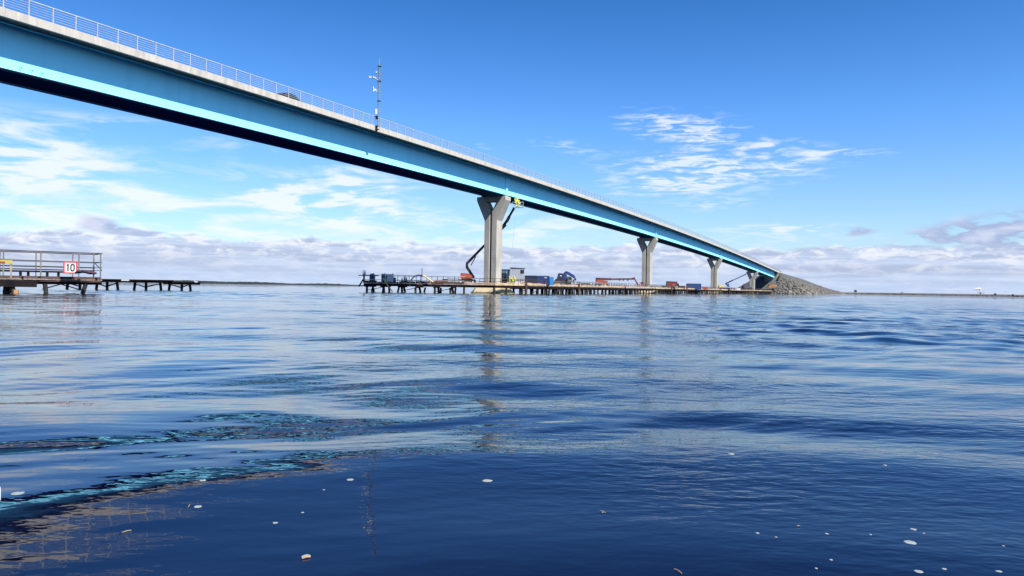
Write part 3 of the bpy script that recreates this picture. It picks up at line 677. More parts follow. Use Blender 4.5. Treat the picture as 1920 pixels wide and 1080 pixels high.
a = W(681.5, 511, 146); t = thing('control_cabinet', (a.x, 146.6, DZ), 'grey cabinet on the left end post of the platform railing', 'cabinet')
part('cabinet', MB().box((a.x, 146.6, a.z), (.55, .45, .95)), 'greypanel', t); part('stand', MB().box((a.x, 146.6, (DZ + a.z) / 2 - .25), (.3, .25, a.z - DZ - .45)), 'darksteel', t)
a = W(676, 516.5, 146.5); solo('outrigger_beam', MB().bar(a - XA * .4, a + XA * 3.5, .12, .16), 'darksteel', 'dark beam sticking out over the left end of the platform', 'beam', a)
a = W(672, 540, 146.5); solo('leaning_strut', MB().bar(W(673, 537, 146), W(681, 524, 146), .2, .25), 'darksteel', 'short dark strut leaning off the left end of the platform', 'strut', W(673, 537, 146))
a = WP(851, 528); t = thing('tool_crate', (a.x, 147.3, DZ), 'grey crate on the platform below the orange boom lift', 'crate')
part('box', MB().box((a.x, 147.3, DZ + .55), (1.9, 1.0, .95)), 'greypanel', t); part('lid', MB().box((a.x, 147.3, DZ + 1.06), (2.0, 1.1, .08)), 'galv', t)
cl = random.Random(17)
for i in range(16):
    s_ = 10 + i * 5.6 + cl.uniform(-1.5, 1.5); at = B(s_, cl.uniform(-.8, .4), DZ); L_ = cl.uniform(1.6, 3.2); h_ = cl.uniform(.3, .75)
    mb = MB(); nl = int(h_ / .16) + 1
    for j in range(nl):
        for q in range(3): mb.bar(at + UP * (.1 + j * .17) + BN * (q - 1) * .32 - BD * (L_ / 2 + cl.uniform(-.2, .2)), at + UP * (.1 + j * .17) + BN * (q - 1) * .32 + BD * (L_ / 2 + cl.uniform(-.2, .2)), .26, .15)
    tag(solo('timber_pile', mb, ('timber', 'greytimber', 'plank')[i % 3] if i % 3 < 2 or i % 2 else 'timber', 'low pile of sawn timber lying along the trestle rail', 'timber', at, 'timber piles along the trestle rail'))
for i, (px, Y, wd, hh, m_, lb) in enumerate(((823, 150.5, 1.6, .7, 'red', 'low red chest on the platform left of the grey crate'), (836, 151, 1.3, .9, 'rust', 'rusty brown chest on the platform between the red chest and the grey crate'), (1098, 196, 2.2, .8, 'navy', 'low navy chest on the trestle left of the lowered orange lift'), (1220, 240, 2.0, .9, 'greypanel', 'grey chest on the trestle right behind the second pier'), (1278, 275, 2.2, 1.0, 'rust', 'brown chest on the trestle between the red truck and the blue container'), (1322, 305, 2.0, .9, 'orange', 'orange chest on the trestle left of the third pier'), (1383, 372, 2.6, 1.0, 'white', 'white chest on the trestle under the thin blue boom'))):
    x = W(px, 530, Y).x; t = thing('tool_chest', (x, Y, DZ), lb, 'chest', 'tool chests on the trestle')
    part('box', MB().box((x, Y, DZ + hh / 2), (wd, 1.0, hh)).box((x, Y - .52, DZ + hh * .6), (wd * .3, .05, .12)), m_, t); part('lid', MB().box((x, Y, DZ + hh + .04), (wd + .1, 1.1, .07)), m_, t)
# stacked planks at the embankment foot, dark tarpaulin mound
a = W(1447, 535.5, 490)
for i, (dx, dz, w_) in enumerate(((0, 0, 5.2), (.5, .95, 4.6))):
    mb = MB()
    for j in range(8): mb.box((a.x + dx - w_ / 2 + w_ * (j + .5) / 8, a.y, a.z - .8 + dz), (w_ / 8 - .08, 3.0, .8 + .1 * (j % 2)))
    solo('plank_stack', mb, 'plank', ('lower and longer stack of orange planks at the foot of the embankment', 'upper and shorter stack of orange planks at the foot of the embankment')[i], 'plank stack', (a.x + dx, a.y, a.z - 1.2 + dz), 'orange plank stacks')
a = W(1399, 541, 420); mb = MB().ball((a.x, a.y, a.z), 1.0, 3, .5, (2.6, 2.2, 2.0), 3); solo('tarpaulin_heap', mb, 'tarp', 'dark tarpaulin covered heap left of the last pier', 'heap', (a.x, a.y, DZ), smooth=True)

# ------------------------------------------------------------------ left jetty with the speed sign
jr = random.Random(3)
jt = thing('timber_jetty', (-41, 66, 0), 'dark timber jetty with tall pipe railing and a speed sign at far left', 'jetty')
J0, J1 = Vector((-62, 52.6, 0)), W(191, 520, 71.0); J1.z = 0
jd = (J1 - J0).normalized(); jb = Vector((-jd.y, jd.x, 0)); JL = (J1 - J0).length
def J(a, q, z): return J1 - jd * a + jb * q + UP * z        # a metres back from the right end
def jz(px, py, Y): return W(px, py, Y).z
gm = MB()
gm.bar(J(JL, .1, 1.02), J(0.0, .1, 1.02), .32, .36); gm.bar(J(JL, 3.6, 1.02), J(.0, 3.6, 1.02), .32, .36); gm.bar(J(JL, -.18, 1.0), J(5.2, -.18, .86), .3, .6)
part('girder', gm, 'darksteel', jt)
dk = MB(); a = 0
while a < JL:
    w = jr.uniform(.25, .34); dk.box(J(a + w / 2, 1.8, 1.28 + jr.uniform(-.01, .01)), (w - .02, 4.2 + jr.uniform(-.1, .1), .12), (jd, jb, UP)); a += w
part('deck', dk, 'greytimber', jt)
part('edge_rail', MB().bar(J(JL, -.16, 1.15), J(.1, -.16, 1.15), .16, .14).bar(J(0.2, 0, 1.42), J(0.2, 3.7, 1.42), .2, .16).bar(J(JL, -.1, 1.46), J(.1, -.1, 1.46), .16, .2), 'rust', jt)
rl = MB(); TOPZ = 3.78
def jpipe(q, z, a0=JL, a1=.0, r=.035, dz=0): rl.tube([J(a0, q, z + dz), J(a1, q, z)], r, 6)
for q in (0, 3.6):
    jpipe(q, TOPZ, r=.05)
    for z in (2.95, 2.45, 2.18): jpipe(q, z)
rl.tube([J(0, 0, TOPZ), J(0, 3.6, TOPZ)], .05, 6).tube([J(0, 0, 2.95), J(0, 3.6, 2.95)], .035, 6).tube([J(0, 0, 2.2), J(0, 3.6, 2.9)], .035, 6)
ra = part('railing', rl, 'oldpipe', jt)
pr = None
for a in (.12, 1.9, 4.9, 7.7, 10.6, 13.4, 16.2, 19):
    for q in (0, 3.6):
        at = J(a, q, 1.3)
        if pr is None: pr = part('post', MB().box(at + UP * (TOPZ - 1.3) / 2, (.10, .10, TOPZ - 1.3), (jd, jb, UP)), 'oldpost', ra, at=at)
        else: copy_part(pr, ra, at)
part('bench_rail', MB().bar(J(JL, 2.6, 2.0), J(2.6, 2.6, 2.0), .3, .16), 'darksteel', jt)
for a in (3.2, 4.1, 5.6, 6.2, 8.2, 9.0, 11, 13):
    part('bench_leg', MB().bar(J(a, 2.6, 1.34), J(a, 2.6, 1.92), .16, .16), 'darksteel', jt)
proto = None
def jpile(a, q, lean, foot=True, ra_=.19):
    at = J(a, q, 0)
    p = part('pile', MB().tube([at - jd * lean * -1.0 - UP * 1.0, at + UP * .95 - jd * lean * .9], ra_, 10), 'pile', jt, at=at)
    return p
for a, q, ln in ((1.55, .1, -.28), (4.45, .1, .12), (6.9, .0, .2), (7.5, .7, -.1), (8.6, 0, .05), (9.4, .5, .2), (7.0, 3.4, .15), (8.0, 2.6, -.2), (10.2, .1, 0), (11.3, 2.6, .1), (12.6, 0, -.1)): jpile(a, q, ln)
for a, q in ((6.75, -.05), (8.7, -.02)): part('pile_collar', MB().tube([J(a, q, -.6), J(a, q, .32)], .25, 10), 'plank', jt)
bc_ = MB(); bc_.bar(J(4.4, 3.4, .35), J(2.9, 3.4, .85), .06, .1).bar(J(1.3, 3.4, .35), J(2.9, 3.4, .85), .06, .1)
part('brace', bc_, 'darksteel', jt)
for a in (.5, 2.6, 3.3, 5.0, 6.3): part('bollard', MB().tube([J(a, -.22, 1.28), J(a, -.22, 1.52)], .09, 8), 'darksteel', jt)
# sign
spt = W(132, 501.5, 68.3); sn = Vector((spt.x, spt.y, 0)).normalized() * -1
sx_ = Vector((-sn.y, sn.x, 0)); S_ = 1.12
sg = thing('speed_limit_sign', spt - UP * S_ / 2, 'square white speed limit sign reading 10 in a red frame on the jetty railing', 'sign')
AX = (sx_, sn, UP)
part('panel', MB().box(spt, (S_ - .02, .03, S_ - .02), AX), 'white', sg)
bo = MB(); bw = .12
for z in (-1, 1): bo.box(spt + UP * z * (S_ - bw) / 2 + sn * .012, (S_, .04, bw), AX)
for x in (-1, 1): bo.box(spt + sx_ * x * (S_ - bw) / 2 + sn * .012, (bw, .04, S_ - 2 * bw), AX)
part('border', bo, 'signred', sg)
def sp_(x, y): return spt + sx_ * x + UP * y + sn * .034
dg_ = MB(); n_ = 28
oc = lambda a, w, h: (math.copysign(abs(math.cos(a)) ** .75, math.cos(a)) * w, math.copysign(abs(math.sin(a)) ** .75, math.sin(a)) * h)
for k in range(n_):
    a0, a1 = 2 * math.pi * k / n_, 2 * math.pi * (k + 1) / n_; q = []
    for w_, h_ in ((.18, .34), (.082, .235)):
        for a in ((a0, a1) if w_ > .1 else (a1, a0)): x, y = oc(a, w_, h_); q.append(sp_(.17 + x, y))
    dg_.prism(q, sn * .008)
dg_.prism([sp_(-.13, -.33), sp_(-.13, .33), sp_(-.195, .33), sp_(-.30, .22), sp_(-.265, .16), sp_(-.232, .19), sp_(-.232, -.33)], sn * .008)
part('numerals', dg_, 'signblack', sg)
part('bracket', MB().bar(spt - sn * .05 - sx_ * .4, spt - sn * .05 + sx_ * .4, .05, .08).bar(spt - sn * .05 - UP * .6, spt - sn * .05 + UP * .5, .06, .06), 'galv', sg)
# rope heap and pale notice board on the jetty
rp = MB(); hr = random.Random(9)
for i in range(16):
    c = W(146 + i * 2.1, 508.5 + abs(i - 4) * .35, 68.8 + hr.uniform(-.3, .3)); rp.ball(c, hr.uniform(.12, .24), 2, .6, (1.4, 1, .7), i)
solo('rope_heap', rp, 'rope', 'dark purple heap of ropes and nets on the jetty beside the sign', 'ropes', W(158, 513, 69), smooth=True)
nb = W(10, 491, 63.5); t = thing('notice_board', nb - UP * .25, 'pale yellow board with red mark on the railing at the left border', 'board')
part('board', MB().box(nb, (1.15, .04, .32)), 'hose', t); part('red_mark', MB().box(nb + Vector((-.25, -.03, -.04)), (.5, .02, .14)), 'orange', t)
part('support', MB().bar(nb + Vector((.45, .05, .1)), Vector((nb.x + .45, nb.y + .05, 1.35)), .1, .1), 'timber', t)
# walkway modules beyond
def walkway(px0, px1, ppx, Y, label, zt, px_cut=None):
    a, b_ = W(px0, 530, Y), W(px1, 530, Y)
    t = thing('walkway_section', ((a.x + b_.x) / 2, Y, 0), label, 'walkway', 'low dark walkway sections on piles')
    L_ = b_.x - a.x; cx = (a.x + b_.x) / 2
    dk = MB(); n = int(L_ / .5)
    for i in range(n): dk.box((a.x + L_ * (i + .5) / n, Y, zt - .07), (L_ / n - .03, 2.3, .14))
    part('deck', dk, 'darksteel', t)
    part('beam', MB().bar((a.x + .1, Y - .9, zt - .3), (b_.x - .1, Y - .9, zt - .3), .2, .3).bar((a.x + .1, Y + .9, zt - .3), (b_.x - .1, Y + .9, zt - .3), .2, .3), 'darksteel', t)
    xs = [W(p, 530, Y).x for p in ppx]
    for i, x in enumerate(xs):
        ln = (.16, 0, -.16)[i % 3]
        for q in (0,): part('pile', MB().tube([(x - ln, Y + q, -1), (x + ln * .8, Y + q, zt - .4)], .2, 8), 'pile', t)
    bm_ = MB()
    for i in range(len(xs) - 1):
        m_ = (xs[i] + xs[i + 1]) / 2
        bm_.bar((xs[i], Y - .3, .55 if i % 2 else .95), (xs[i + 1], Y - .3, .95 if i % 2 else .5), .06, .1).bar((xs[i], Y - .24, .95 if i % 2 == 0 else .4), (xs[i + 1], Y - .24, .4 if i % 2 == 0 else .95), .06, .1)
    part('brace', bm_, 'darksteel', t)
walkway(100, 173, (126, 150), 108, 'walkway section mostly hidden behind the jetty below the speed sign', 1.5)
walkway(174, 240, (181, 201, 221), 110, 'walkway section starting at the right end of the jetty', 1.55)
walkway(241, 320, (252, 274, 302), 112, 'middle walkway section between the jetty and the free walkway end', 1.55)
t_ = walkway(310, 371.5, (317, 341, 357.5), 115, 'outermost walkway section with white tipped free end over open water', 1.35)
a = W(371, 528, 115); solo('white_marker', MB().ball((a.x + .1, a.y - 1.0, 1.32), .2, 2, sq=(1.6, 1, 1)), 'white', 'small white float lying on the free end of the walkway', 'float', (a.x, a.y - 1, 1.2))
a = W(243, 526.5, 110); solo('white_plank', MB().box((a.x, a.y - 1.25, 1.42), (1.1, .08, .2)), 'white', 'short white plank on the edge of the walkway', 'plank', (a.x, a.y - 1.25, 1.3))

# ------------------------------------------------------------------ embankment, causeway, boulders
ES = [380, 414, 570, 757, 900, 1100, 1300]; EZ = [14.4, 14.3, 12.4, 8.5, 6.2, 3.8, 2.8]
svals = np.concatenate([np.arange(372, 470, 1.2), np.arange(470, 600, 2.5), np.arange(600, 1300, 8)])
nvals = np.concatenate([np.arange(-36, -8, 2.0), np.arange(-8, 4, 1.0), np.arange(4, 31, .9)])
SS, NN = np.meshgrid(svals, nvals, indexing='ij')
top = np.interp(SS, ES, EZ)
dn = np.maximum(np.abs(NN + 2.4) - 5.2, 0); ds = np.maximum(404.5 - SS, 0)
dist = np.hypot(dn, ds * .82)
ZZ = np.maximum(top - dist / 1.55, -1.5)
ZZ = np.where((ds > 0) & (dn < .01) & (ZZ > 8.2), np.minimum(ZZ, 8.2), ZZ)
jit = rng.normal(0, 1, ZZ.shape); ZZ = ZZ + np.where((dist > .5), jit * np.where(ZZ < 6, .28, .08), 0)
pos = np.zeros(ZZ.shape + (3,)); BDn, BNn = np.array(BD), np.array(BN)
pos[..., 0] = X1 + BDn[0] * SS + BNn[0] * NN; pos[..., 1] = Z1 + BDn[1] * SS + BNn[1] * NN; pos[..., 2] = ZZ
ni, nj = ZZ.shape
idx = np.arange(ni * nj).reshape(ni, nj)
faces = np.stack([idx[:-1, :-1], idx[:-1, 1:], idx[1:, 1:], idx[1:, :-1]], -1).reshape(-1, 4)
def np_mesh(name, v, f, m, smooth=False):
    me = bpy.data.meshes.new(name); me.vertices.add(len(v)); me.vertices.foreach_set('co', np.ascontiguousarray(v, dtype=np.float32).ravel())
    me.loops.add(f.size); me.loops.foreach_set('vertex_index', np.ascontiguousarray(f, dtype=np.int32).ravel())
    me.polygons.add(len(f)); k = f.shape[1]; me.polygons.foreach_set('loop_start', np.arange(0, f.size, k, dtype=np.int32)); me.polygons.foreach_set('loop_total', np.full(len(f), k, dtype=np.int32))
    if smooth: me.polygons.foreach_set('use_smooth', np.ones(len(f), dtype=bool))
    me.update(calc_edges=True); me.materials.append(M[m] if isinstance(m, str) else m); return me
tag(link('embankment', np_mesh('embankment', pos.reshape(-1, 3), faces[:, ::-1], 'gravel')), kind='structure')
def emb_z(s, n):
    t_ = np.interp(s, ES, EZ); d_ = math.hypot(max(abs(n + 2.4) - 5.2, 0), max(404.5 - s, 0) * .82); return max(t_ - d_ / 1.55, -1.5)
# riprap: countless small stones in one mesh
bmv = bmesh.new(); bmesh.ops.create_icosphere(bmv, subdivisions=1, radius=1); iv = np.array([v.co[:] for v in bmv.verts]); iff = np.array([[v.index for v in f.verts] for f in bmv.faces]); bmv.free()
def stones(centres, radii, name, m):
    V_, F_ = [], []; k = 0
    for c, r in zip(centres, radii):
        q = iv * (1 + rng.normal(0, .16, (len(iv), 1))) * rng.uniform(.65, 1.25, 3) * r
        a = rng.uniform(0, 6.28); R_ = np.array([[math.cos(a), -math.sin(a), 0], [math.sin(a), math.cos(a), 0], [0, 0, 1]])
        V_.append(q @ R_.T + c); F_.append(iff + k); k += len(iv)
    return np_mesh(name, np.concatenate(V_), np.concatenate(F_), m)
cs, rs = [], []
for _ in range(5200):
    u = rng.random()
    s = 385 + 150 * u ** 1.3 if rng.random() < .7 else 500 + 600 * rng.random()
    zz = rng.random() ** 1.3 * (9.5 if s < 460 else 7)
    t_ = np.interp(s, ES, EZ)
    if zz > t_ * .75: continue
    n = 2.8 + (t_ - zz) * 1.55
    if s < 404.5:
        ang = rng.uniform(0, 1.57); dd = (14.3 - zz) * 1.55; n = 2.8 + dd * math.cos(ang); s = 404.5 - dd * math.sin(ang) / .82
    c = B(s, n, zz); cs.append((c.x, c.y, c.z)); rs.append(rng.uniform(.35, .7) if rng.random() < .8 else rng.uniform(.7, 1.25))
tag(link('riprap', stones(cs, rs, 'riprap', 'rock')), 'grey rock armour covering the lower embankment slope', 'riprap', None, 'stuff')
# boulders along the water line, individually
bmesh_v = []
for k in range(5):
    mb = MB().ball((0, 0, 0), 1, 2, .55, (1.1, .9, .75), k * 7 + 1); bmesh_v.append(to_mesh('boulder', mb, 'boulder'))
br_ = random.Random(4)
for k in range(120):
    s = 396 + 130 * (k / 120) ** 1.1 + br_.uniform(-1.5, 1.5); zz = br_.uniform(-.1, 1) ** 2 * 5.5; t_ = np.interp(s, ES, EZ); n = 2.8 + (t_ - zz) * 1.55 + .5
    if k < 85: ang = 1.25 * (k / 85) + br_.uniform(-.05, .05); dd = (14.3 - zz) * 1.55 + .6; n = 2.8 + dd * math.cos(ang); s = 404.5 - dd * math.sin(ang) / .82
    o = link('boulder', bmesh_v[k % 5], None, B(s, n, zz)); r = br_.uniform(.9, 1.9); o.scale = (r, r * br_.uniform(.8, 1.1), r * br_.uniform(.8, 1.1)); o.rotation_euler = (br_.uniform(0, 6), br_.uniform(0, 6), br_.uniform(0, 6))
    tag(o, 'pale grey boulder on the lower slope of the rock embankment', 'boulder', 'boulders along the embankment toe')
# low causeway to the right
cp = [Vector((442, 1045)), Vector((470, 1075)), Vector((510, 1065)), Vector((560, 1005)), Vector((610, 935)), Vector((660, 865)), Vector((720, 790)), Vector((800, 700)), Vector((900, 600))]
cps = []
for i in range(len(cp) - 1):
    p0, p1, p2, p3 = cp[max(i - 1, 0)], cp[i], cp[i + 1], cp[min(i + 2, len(cp) - 1)]
    for k in range(24):
        u = k / 24; cps.append(.5 * ((2 * p1) + (p2 - p0) * u + (2 * p0 - 5 * p1 + 4 * p2 - p3) * u ** 2 + (3 * p1 - p0 - 3 * p2 + p3) * u ** 3))
rows = []
for i, p in enumerate(cps):
    q = cps[min(i + 1, len(cps) - 1)] - cps[max(i - 1, 0)]; q.normalize(); nn = Vector((q.y, -q.x))
    nn = nn if nn.dot(-p) > 0 else -nn
    row = []
    for o_, z_ in ((9, -1.2), (7.5, -.2), (6.6, .5), (5.6, 1.2), (4.4, 2.2), (3.6, 2.55), (-3.6, 2.55), (-9, -1.2)):
        j_ = .25 if 0 < z_ < 2.4 else 0.06; row.append((p.x + nn.x * (o_ + rng.normal(0, j_)), p.y + nn.y * (o_ + rng.normal(0, j_)), z_ + rng.normal(0, j_ * .6)))
    rows.append(row)
rv = np.array(rows); ni, nj = rv.shape[:2]; idx = np.arange(ni * nj).reshape(ni, nj)
faces = np.stack([idx[:-1, :-1], idx[:-1, 1:], idx[1:, 1:], idx[1:, :-1]], -1).reshape(-1, 4)
tag(link('causeway', np_mesh('causeway', rv.reshape(-1, 3), faces, mat('causeway_gravel', (.14, .115, .105), .95, var=.4, scale=.5))), kind='structure')
cs, rs = [], []
for p in cps:
    for _ in range(9):
        nn = Vector((-p.x, -p.y)).normalized(); zz = rng.uniform(-.1, 1.5); o_ = 7.4 - zz * 1.3
        cs.append((p.x + nn.x * o_ + rng.normal(0, 1.2), p.y + nn.y * o_ + rng.normal(0, 1.0), zz)); rs.append(rng.uniform(.35, .75))
tag(link('causeway_stones', stones(cs, rs, 'causeway_stones', 'boulder')), 'pale stones along the low causeway waterline', 'stones', None, 'stuff')
# bushes on the causeway
def bush(px, py, Y, r, label):
    c = W(px, py, Y); t = thing('bush', (c.x, c.y, c.z - r * .5), label, 'bush', 'small dark bushes on the causeway')
    n = 260; ang = rng.normal(0, 1, (n, 3)); ang /= np.linalg.norm(ang, axis=1)[:, None]; rad = rng.uniform(.35, 1, n) ** .5
    P_ = ang * rad[:, None] * np.array([r, r, r * .62]) + np.array(c)
    mb = MB()
    for p in P_:
        a, b2 = Vector(rng.normal(0, .13 * r, 3)), Vector(rng.normal(0, .13 * r, 3)); p = Vector(p); mb.add([p - a - b2, p + a - b2, p + a + b2, p - a + b2], [(0, 1, 2, 3)])
    part('foliage', mb, 'bush', t); part('stem', MB().tube([(c.x, c.y, c.z - r), (c.x + .05, c.y, c.z)], .08, 6), 'twig', t)
for px, py, Y, r, lb in ((1560, 545.0, 1100, 1.6, 'bush on the causeway right at the foot of the embankment'), (1604, 545.8, 1085, 1.9, 'widest dark bush on the causeway'), (1691, 548.3, 1010, .9, 'tiny bush on the middle of the causeway'),
                         (1866, 551.6, 915, 1.3, 'bush on the causeway right of the smoking chimneys'), (1899, 552.8, 885, 1.1, 'last bush on the causeway by the right border')):
    bush(px, py, Y, r, lb)
# far wood along the left horizon
xs = np.linspace(-2700, -640, 420)
hts = np.interp(xs, [-2700, -1500, -1350, -1050, -640], [12, 12, 11.5, 8, 5.5]) * (1 + .0 * xs) + rng.normal(0, .7, len(xs)) + 1.5 * np.sin(xs * .02)
v = []
for x, h in zip(xs, hts): v += [(x, 3500, -1), (x, 3500, h), (x, 3560, h * .9), (x, 3560, -1)]
v = np.array(v); k = len(xs); f_ = []
for i in range(k - 1):
    for j in range(3): f_.append((i * 4 + j, (i + 1) * 4 + j, (i + 1) * 4 + j + 1, i * 4 + j + 1))
tag(link('far_wood', np_mesh('far_wood', v, np.array(f_), 'tree')), 'thin dark line of far wooded shore on the horizon', 'far wood', None, 'stuff')
# factory far right with white smoke
Yf = 6000.
def WF(px, py): return W(px, py, Yf)
a = WF(1838, 552); t = thing('factory', (a.x, Yf, 0), 'tiny far factory with thin chimneys beyond the causeway', 'factory')
part('hall', MB().box(WF(1839.5, 551), (16, 20, 12)).box(WF(1840, 549.2), (8, 15, 10)), 'greypanel', t)
for px, tp in ((1834, 544), (1836.5, 543), (1845, 544.5)): part('chimney', MB().tube([WF(px, 554), WF(px, tp)], 1.6, 8), 'greypanel', t)
sm = MB()
for i, (px, py, r) in enumerate(((1838, 543, 4), (1836, 541.5, 6), (1833.5, 541, 7), (1831, 541.8, 7), (1828.5, 542.5, 6), (1826, 543.2, 4), (1833, 542.6, 5), (1838.5, 542, 4), (1836.5, 540.3, 5))): sm.ball(WF(px, py), r, 2, .4, (1.5, 1, .8), i)
tag(link('smoke', to_mesh('smoke', sm, 'smoke', smooth=True)), 'white smoke drifting left from the far chimneys', 'smoke', None, 'stuff')

# ------------------------------------------------------------------ water
CHOP = []
_cr = np.random.default_rng(5)
for lam in (.75, .9, 1.1, 1.35, 1.6, 1.9, 2.3, 2.8, 3.5):
    CHOP.append((lam, _cr.normal(-.1, .8), _cr.uniform(0, 6.28), .0055 * lam))
SWELL = []
for lam in (.17, .21, .26, .33, .42, .5, .62, .75, .9, 1.1, 1.35, 1.7, 2.1, 2.7, 3.4, 4.4, 6.0, 8.5):
    SWELL.append((lam, _cr.normal(.05, .5), _cr.uniform(0, 6.28)))
def wave(x, y):
    r = np.hypot(x - .6, y + .5); th = np.arctan2(x - .6, y + .5); r0 = np.hypot(x, y)
    h = np.zeros_like(x)
    fade = 1 / (1 + (r / 90.) ** 2)
    # rings spreading from the boat; the first crest bounds the smooth water close by
    rc = 5.78 + .55 * th - .45 * th * th
    w1 = r - rc
    far_w = np.clip(w1 / 2.5, 0, 1)
    w1 = w1 + far_w * (.30 * np.sin(3.1 * th + .7) + .22 * np.sin(7.3 * th + 2.) + .25 * np.sin(.31 * r + 2 * th))
    amp = np.interp(w1, [-4, -1.6, -.6, 0, .5, 2, 7, 25, 75], [.003, .007, .007, .013, .018, .018, .018, .022, .012]) * np.interp(th, [-.7, -.35, .1, .4], [.55, .85, 1.0, .8])
    mod = .68 + .32 * np.sin(2.7 * th + .23 * r + 1.1) * np.sin(1.3 * th - .11 * r)
    mod = 1 + (mod - 1) * far_w
    h += amp * mod * np.cos(2 * math.pi * w1 / (2.15 + .03 * np.maximum(w1, 0)))
    rf = np.interp(th, [.0, .3], [1., .62])
    lf = np.interp(th, [-.6, -.25, .2], [.6, .9, 1.])
    for lam, ang, ph in SWELL:
        k = 2 * math.pi / lam; dx, dy = math.sin(ang), math.cos(ang)
        sl = (.0125 if lam < .4 else .0135) + (.011 if lam > 1.2 else .0) - .004 * max(0, lam - 4) / 4
        near = np.clip((w1 + .3) / (1.2 + .4 * lam), .05 if lam > .55 else .26, 1) * np.clip(lam / (.0037 * r0 * 3.4) - 1, 0, 1)
        if lam < 1.4: near = near * lf * 1.3
        if lam >= 1.2: near = near * rf
        u, q = x * dx + y * dy, x * dy - y * dx
        grp = .55 + .75 * np.sin(.47 * u / lam + .31 * q / lam + 2.1 * ph) * np.sin(.33 * q / lam - .12 * u / lam + ph)
        h += near * grp * sl / k * np.sin(k * u + ph + 1.1 * np.sin(.9 * q / lam + ph * 3) + .7 * np.sin(.37 * u / lam - .23 * q / lam + ph))
    h = h * fade
    # wind chop: everywhere far out, closer in on the right
    side = np.clip((x / np.maximum(r0, .1) + .02) / .30, 0, 1); side = side * side * (3 - 2 * side)
    start = 46 - 33 * side
    blend = np.clip((r0 - start) / (start * .7), 0, 1) * np.clip((330 - r0) / 60, 0, 1)
    gust = .75 + .35 * np.sin(.021 * y + .013 * x + 1.) + .25 * np.sin(.05 * y - .011 * x + 2.3)
    slick = 1 - .85 * np.exp(-((y - (44 - .10 * x)) / 2.6) ** 2) * np.clip((x - 4) / 6, 0, 1)
    hc = np.zeros_like(x)
    for lam, ang, ph, a in CHOP:
        k = 2 * math.pi / lam; dx, dy = math.sin(ang), math.cos(ang)
        hc += a * np.clip(lam / (.0037 * r0 * 3.2) - 1, 0, 1) * np.sin(k * (x * dx + y * dy) + ph + 1.3 * np.sin(.21 * x * dy / lam * 3 - .19 * y * dx + ph) + .8 * np.sin(.9 * (x * dy - y * dx) / lam + ph * 2))
    return h + hc * blend * gust * slick
radii = np.concatenate([[.02, .4, .8], np.geomspace(1.2, 330, 1500), np.geomspace(340, 26000, 50)])
th = np.concatenate([np.radians(np.linspace(-180, -62, 30)), np.radians(np.linspace(-60, -40, 60)), np.radians(np.linspace(-39.9, 39.9, 760)), np.radians(np.linspace(40, 60, 60)), np.radians(np.linspace(62, 180, 30))])
RR, TT = np.meshgrid(radii, th, indexing='ij')
wx, wy = RR * np.sin(TT), RR * np.cos(TT)
wz = wave(wx, wy)
v = np.stack([wx, wy, wz], -1).reshape(-1, 3); ni, nj = RR.shape; idx = np.arange(ni * nj).reshape(ni, nj)
faces = np.stack([idx[:-1, :-1], idx[:-1, 1:], idx[1:, 1:], idx[1:, :-1]], -1).reshape(-1, 4)
v = np.concatenate([v, [[0, 0, 0]]]); 
tri = np.stack([np.full(nj - 1, ni * nj), idx[0, 1:], idx[0, :-1]], -1)
wm, nt, P = new_mat('water'); N = nt.nodes; L = nt.links
P.inputs['Base Color'].default_value = (.0012, .0012, .010, 1); P.inputs['Roughness'].default_value = .015; P.inputs['IOR'].default_value = 1.333
class Vv:
    def __init__(s, nt, o): s.nt, s.o = nt, o
def mnode(nt, op, *a, clamp=False):
    n = nt.nodes.new('ShaderNodeMath'); n.operation = op; n.use_clamp = clamp
    for i, x in enumerate(a):
        if isinstance(x, (int, float)): n.inputs[i].default_value = x
        else: nt.links.new(x, n.inputs[i])
    return n.outputs[0]
def mrange(nt, x, a, b, c=0., d=1., smooth=True):
    n = nt.nodes.new('ShaderNodeMapRange'); n.interpolation_type = 'SMOOTHSTEP' if smooth else 'LINEAR'
    nt.links.new(x, n.inputs[0]); n.inputs[1].default_value = a; n.inputs[2].default_value = b; n.inputs[3].default_value = c; n.inputs[4].default_value = d
    return n.outputs[0]
def noise(nt, vec, scale, detail=2., rough=.5, dist=0., dims='3D'):
    n = nt.nodes.new('ShaderNodeTexNoise'); n.inputs['Scale'].default_value = scale; n.inputs['Detail'].default_value = detail; n.inputs['Roughness'].default_value = rough; n.inputs['Distortion'].default_value = dist
    nt.links.new(vec, n.inputs['Vector']); return n.outputs['Fac']
def mapping(nt, vec, loc=(0, 0, 0), rot=(0, 0, 0), scl=(1, 1, 1)):
    n = nt.nodes.new('ShaderNodeMapping'); nt.links.new(vec, n.inputs[0]); n.inputs['Location'].default_value = loc; n.inputs['Rotation'].default_value = rot; n.inputs['Scale'].default_value = scl; return n.outputs[0]
geo = N.new('ShaderNodeNewGeometry'); pos_ = geo.outputs['Position']
sep = N.new('ShaderNodeSeparateXYZ'); L.new(pos_, sep.inputs[0]); wxn, wyn = sep.outputs[0], sep.outputs[1]
rad = mnode(nt, 'SQRT', mnode(nt, 'ADD', mnode(nt, 'MULTIPLY', wxn, wxn), mnode(nt, 'MULTIPLY', wyn, wyn)))
big = noise(nt, mapping(nt, pos_, scl=(.5, 1, 1)), .16, 3., .55)
patch = mrange(nt, big, .42, .60, .25, 1.7)
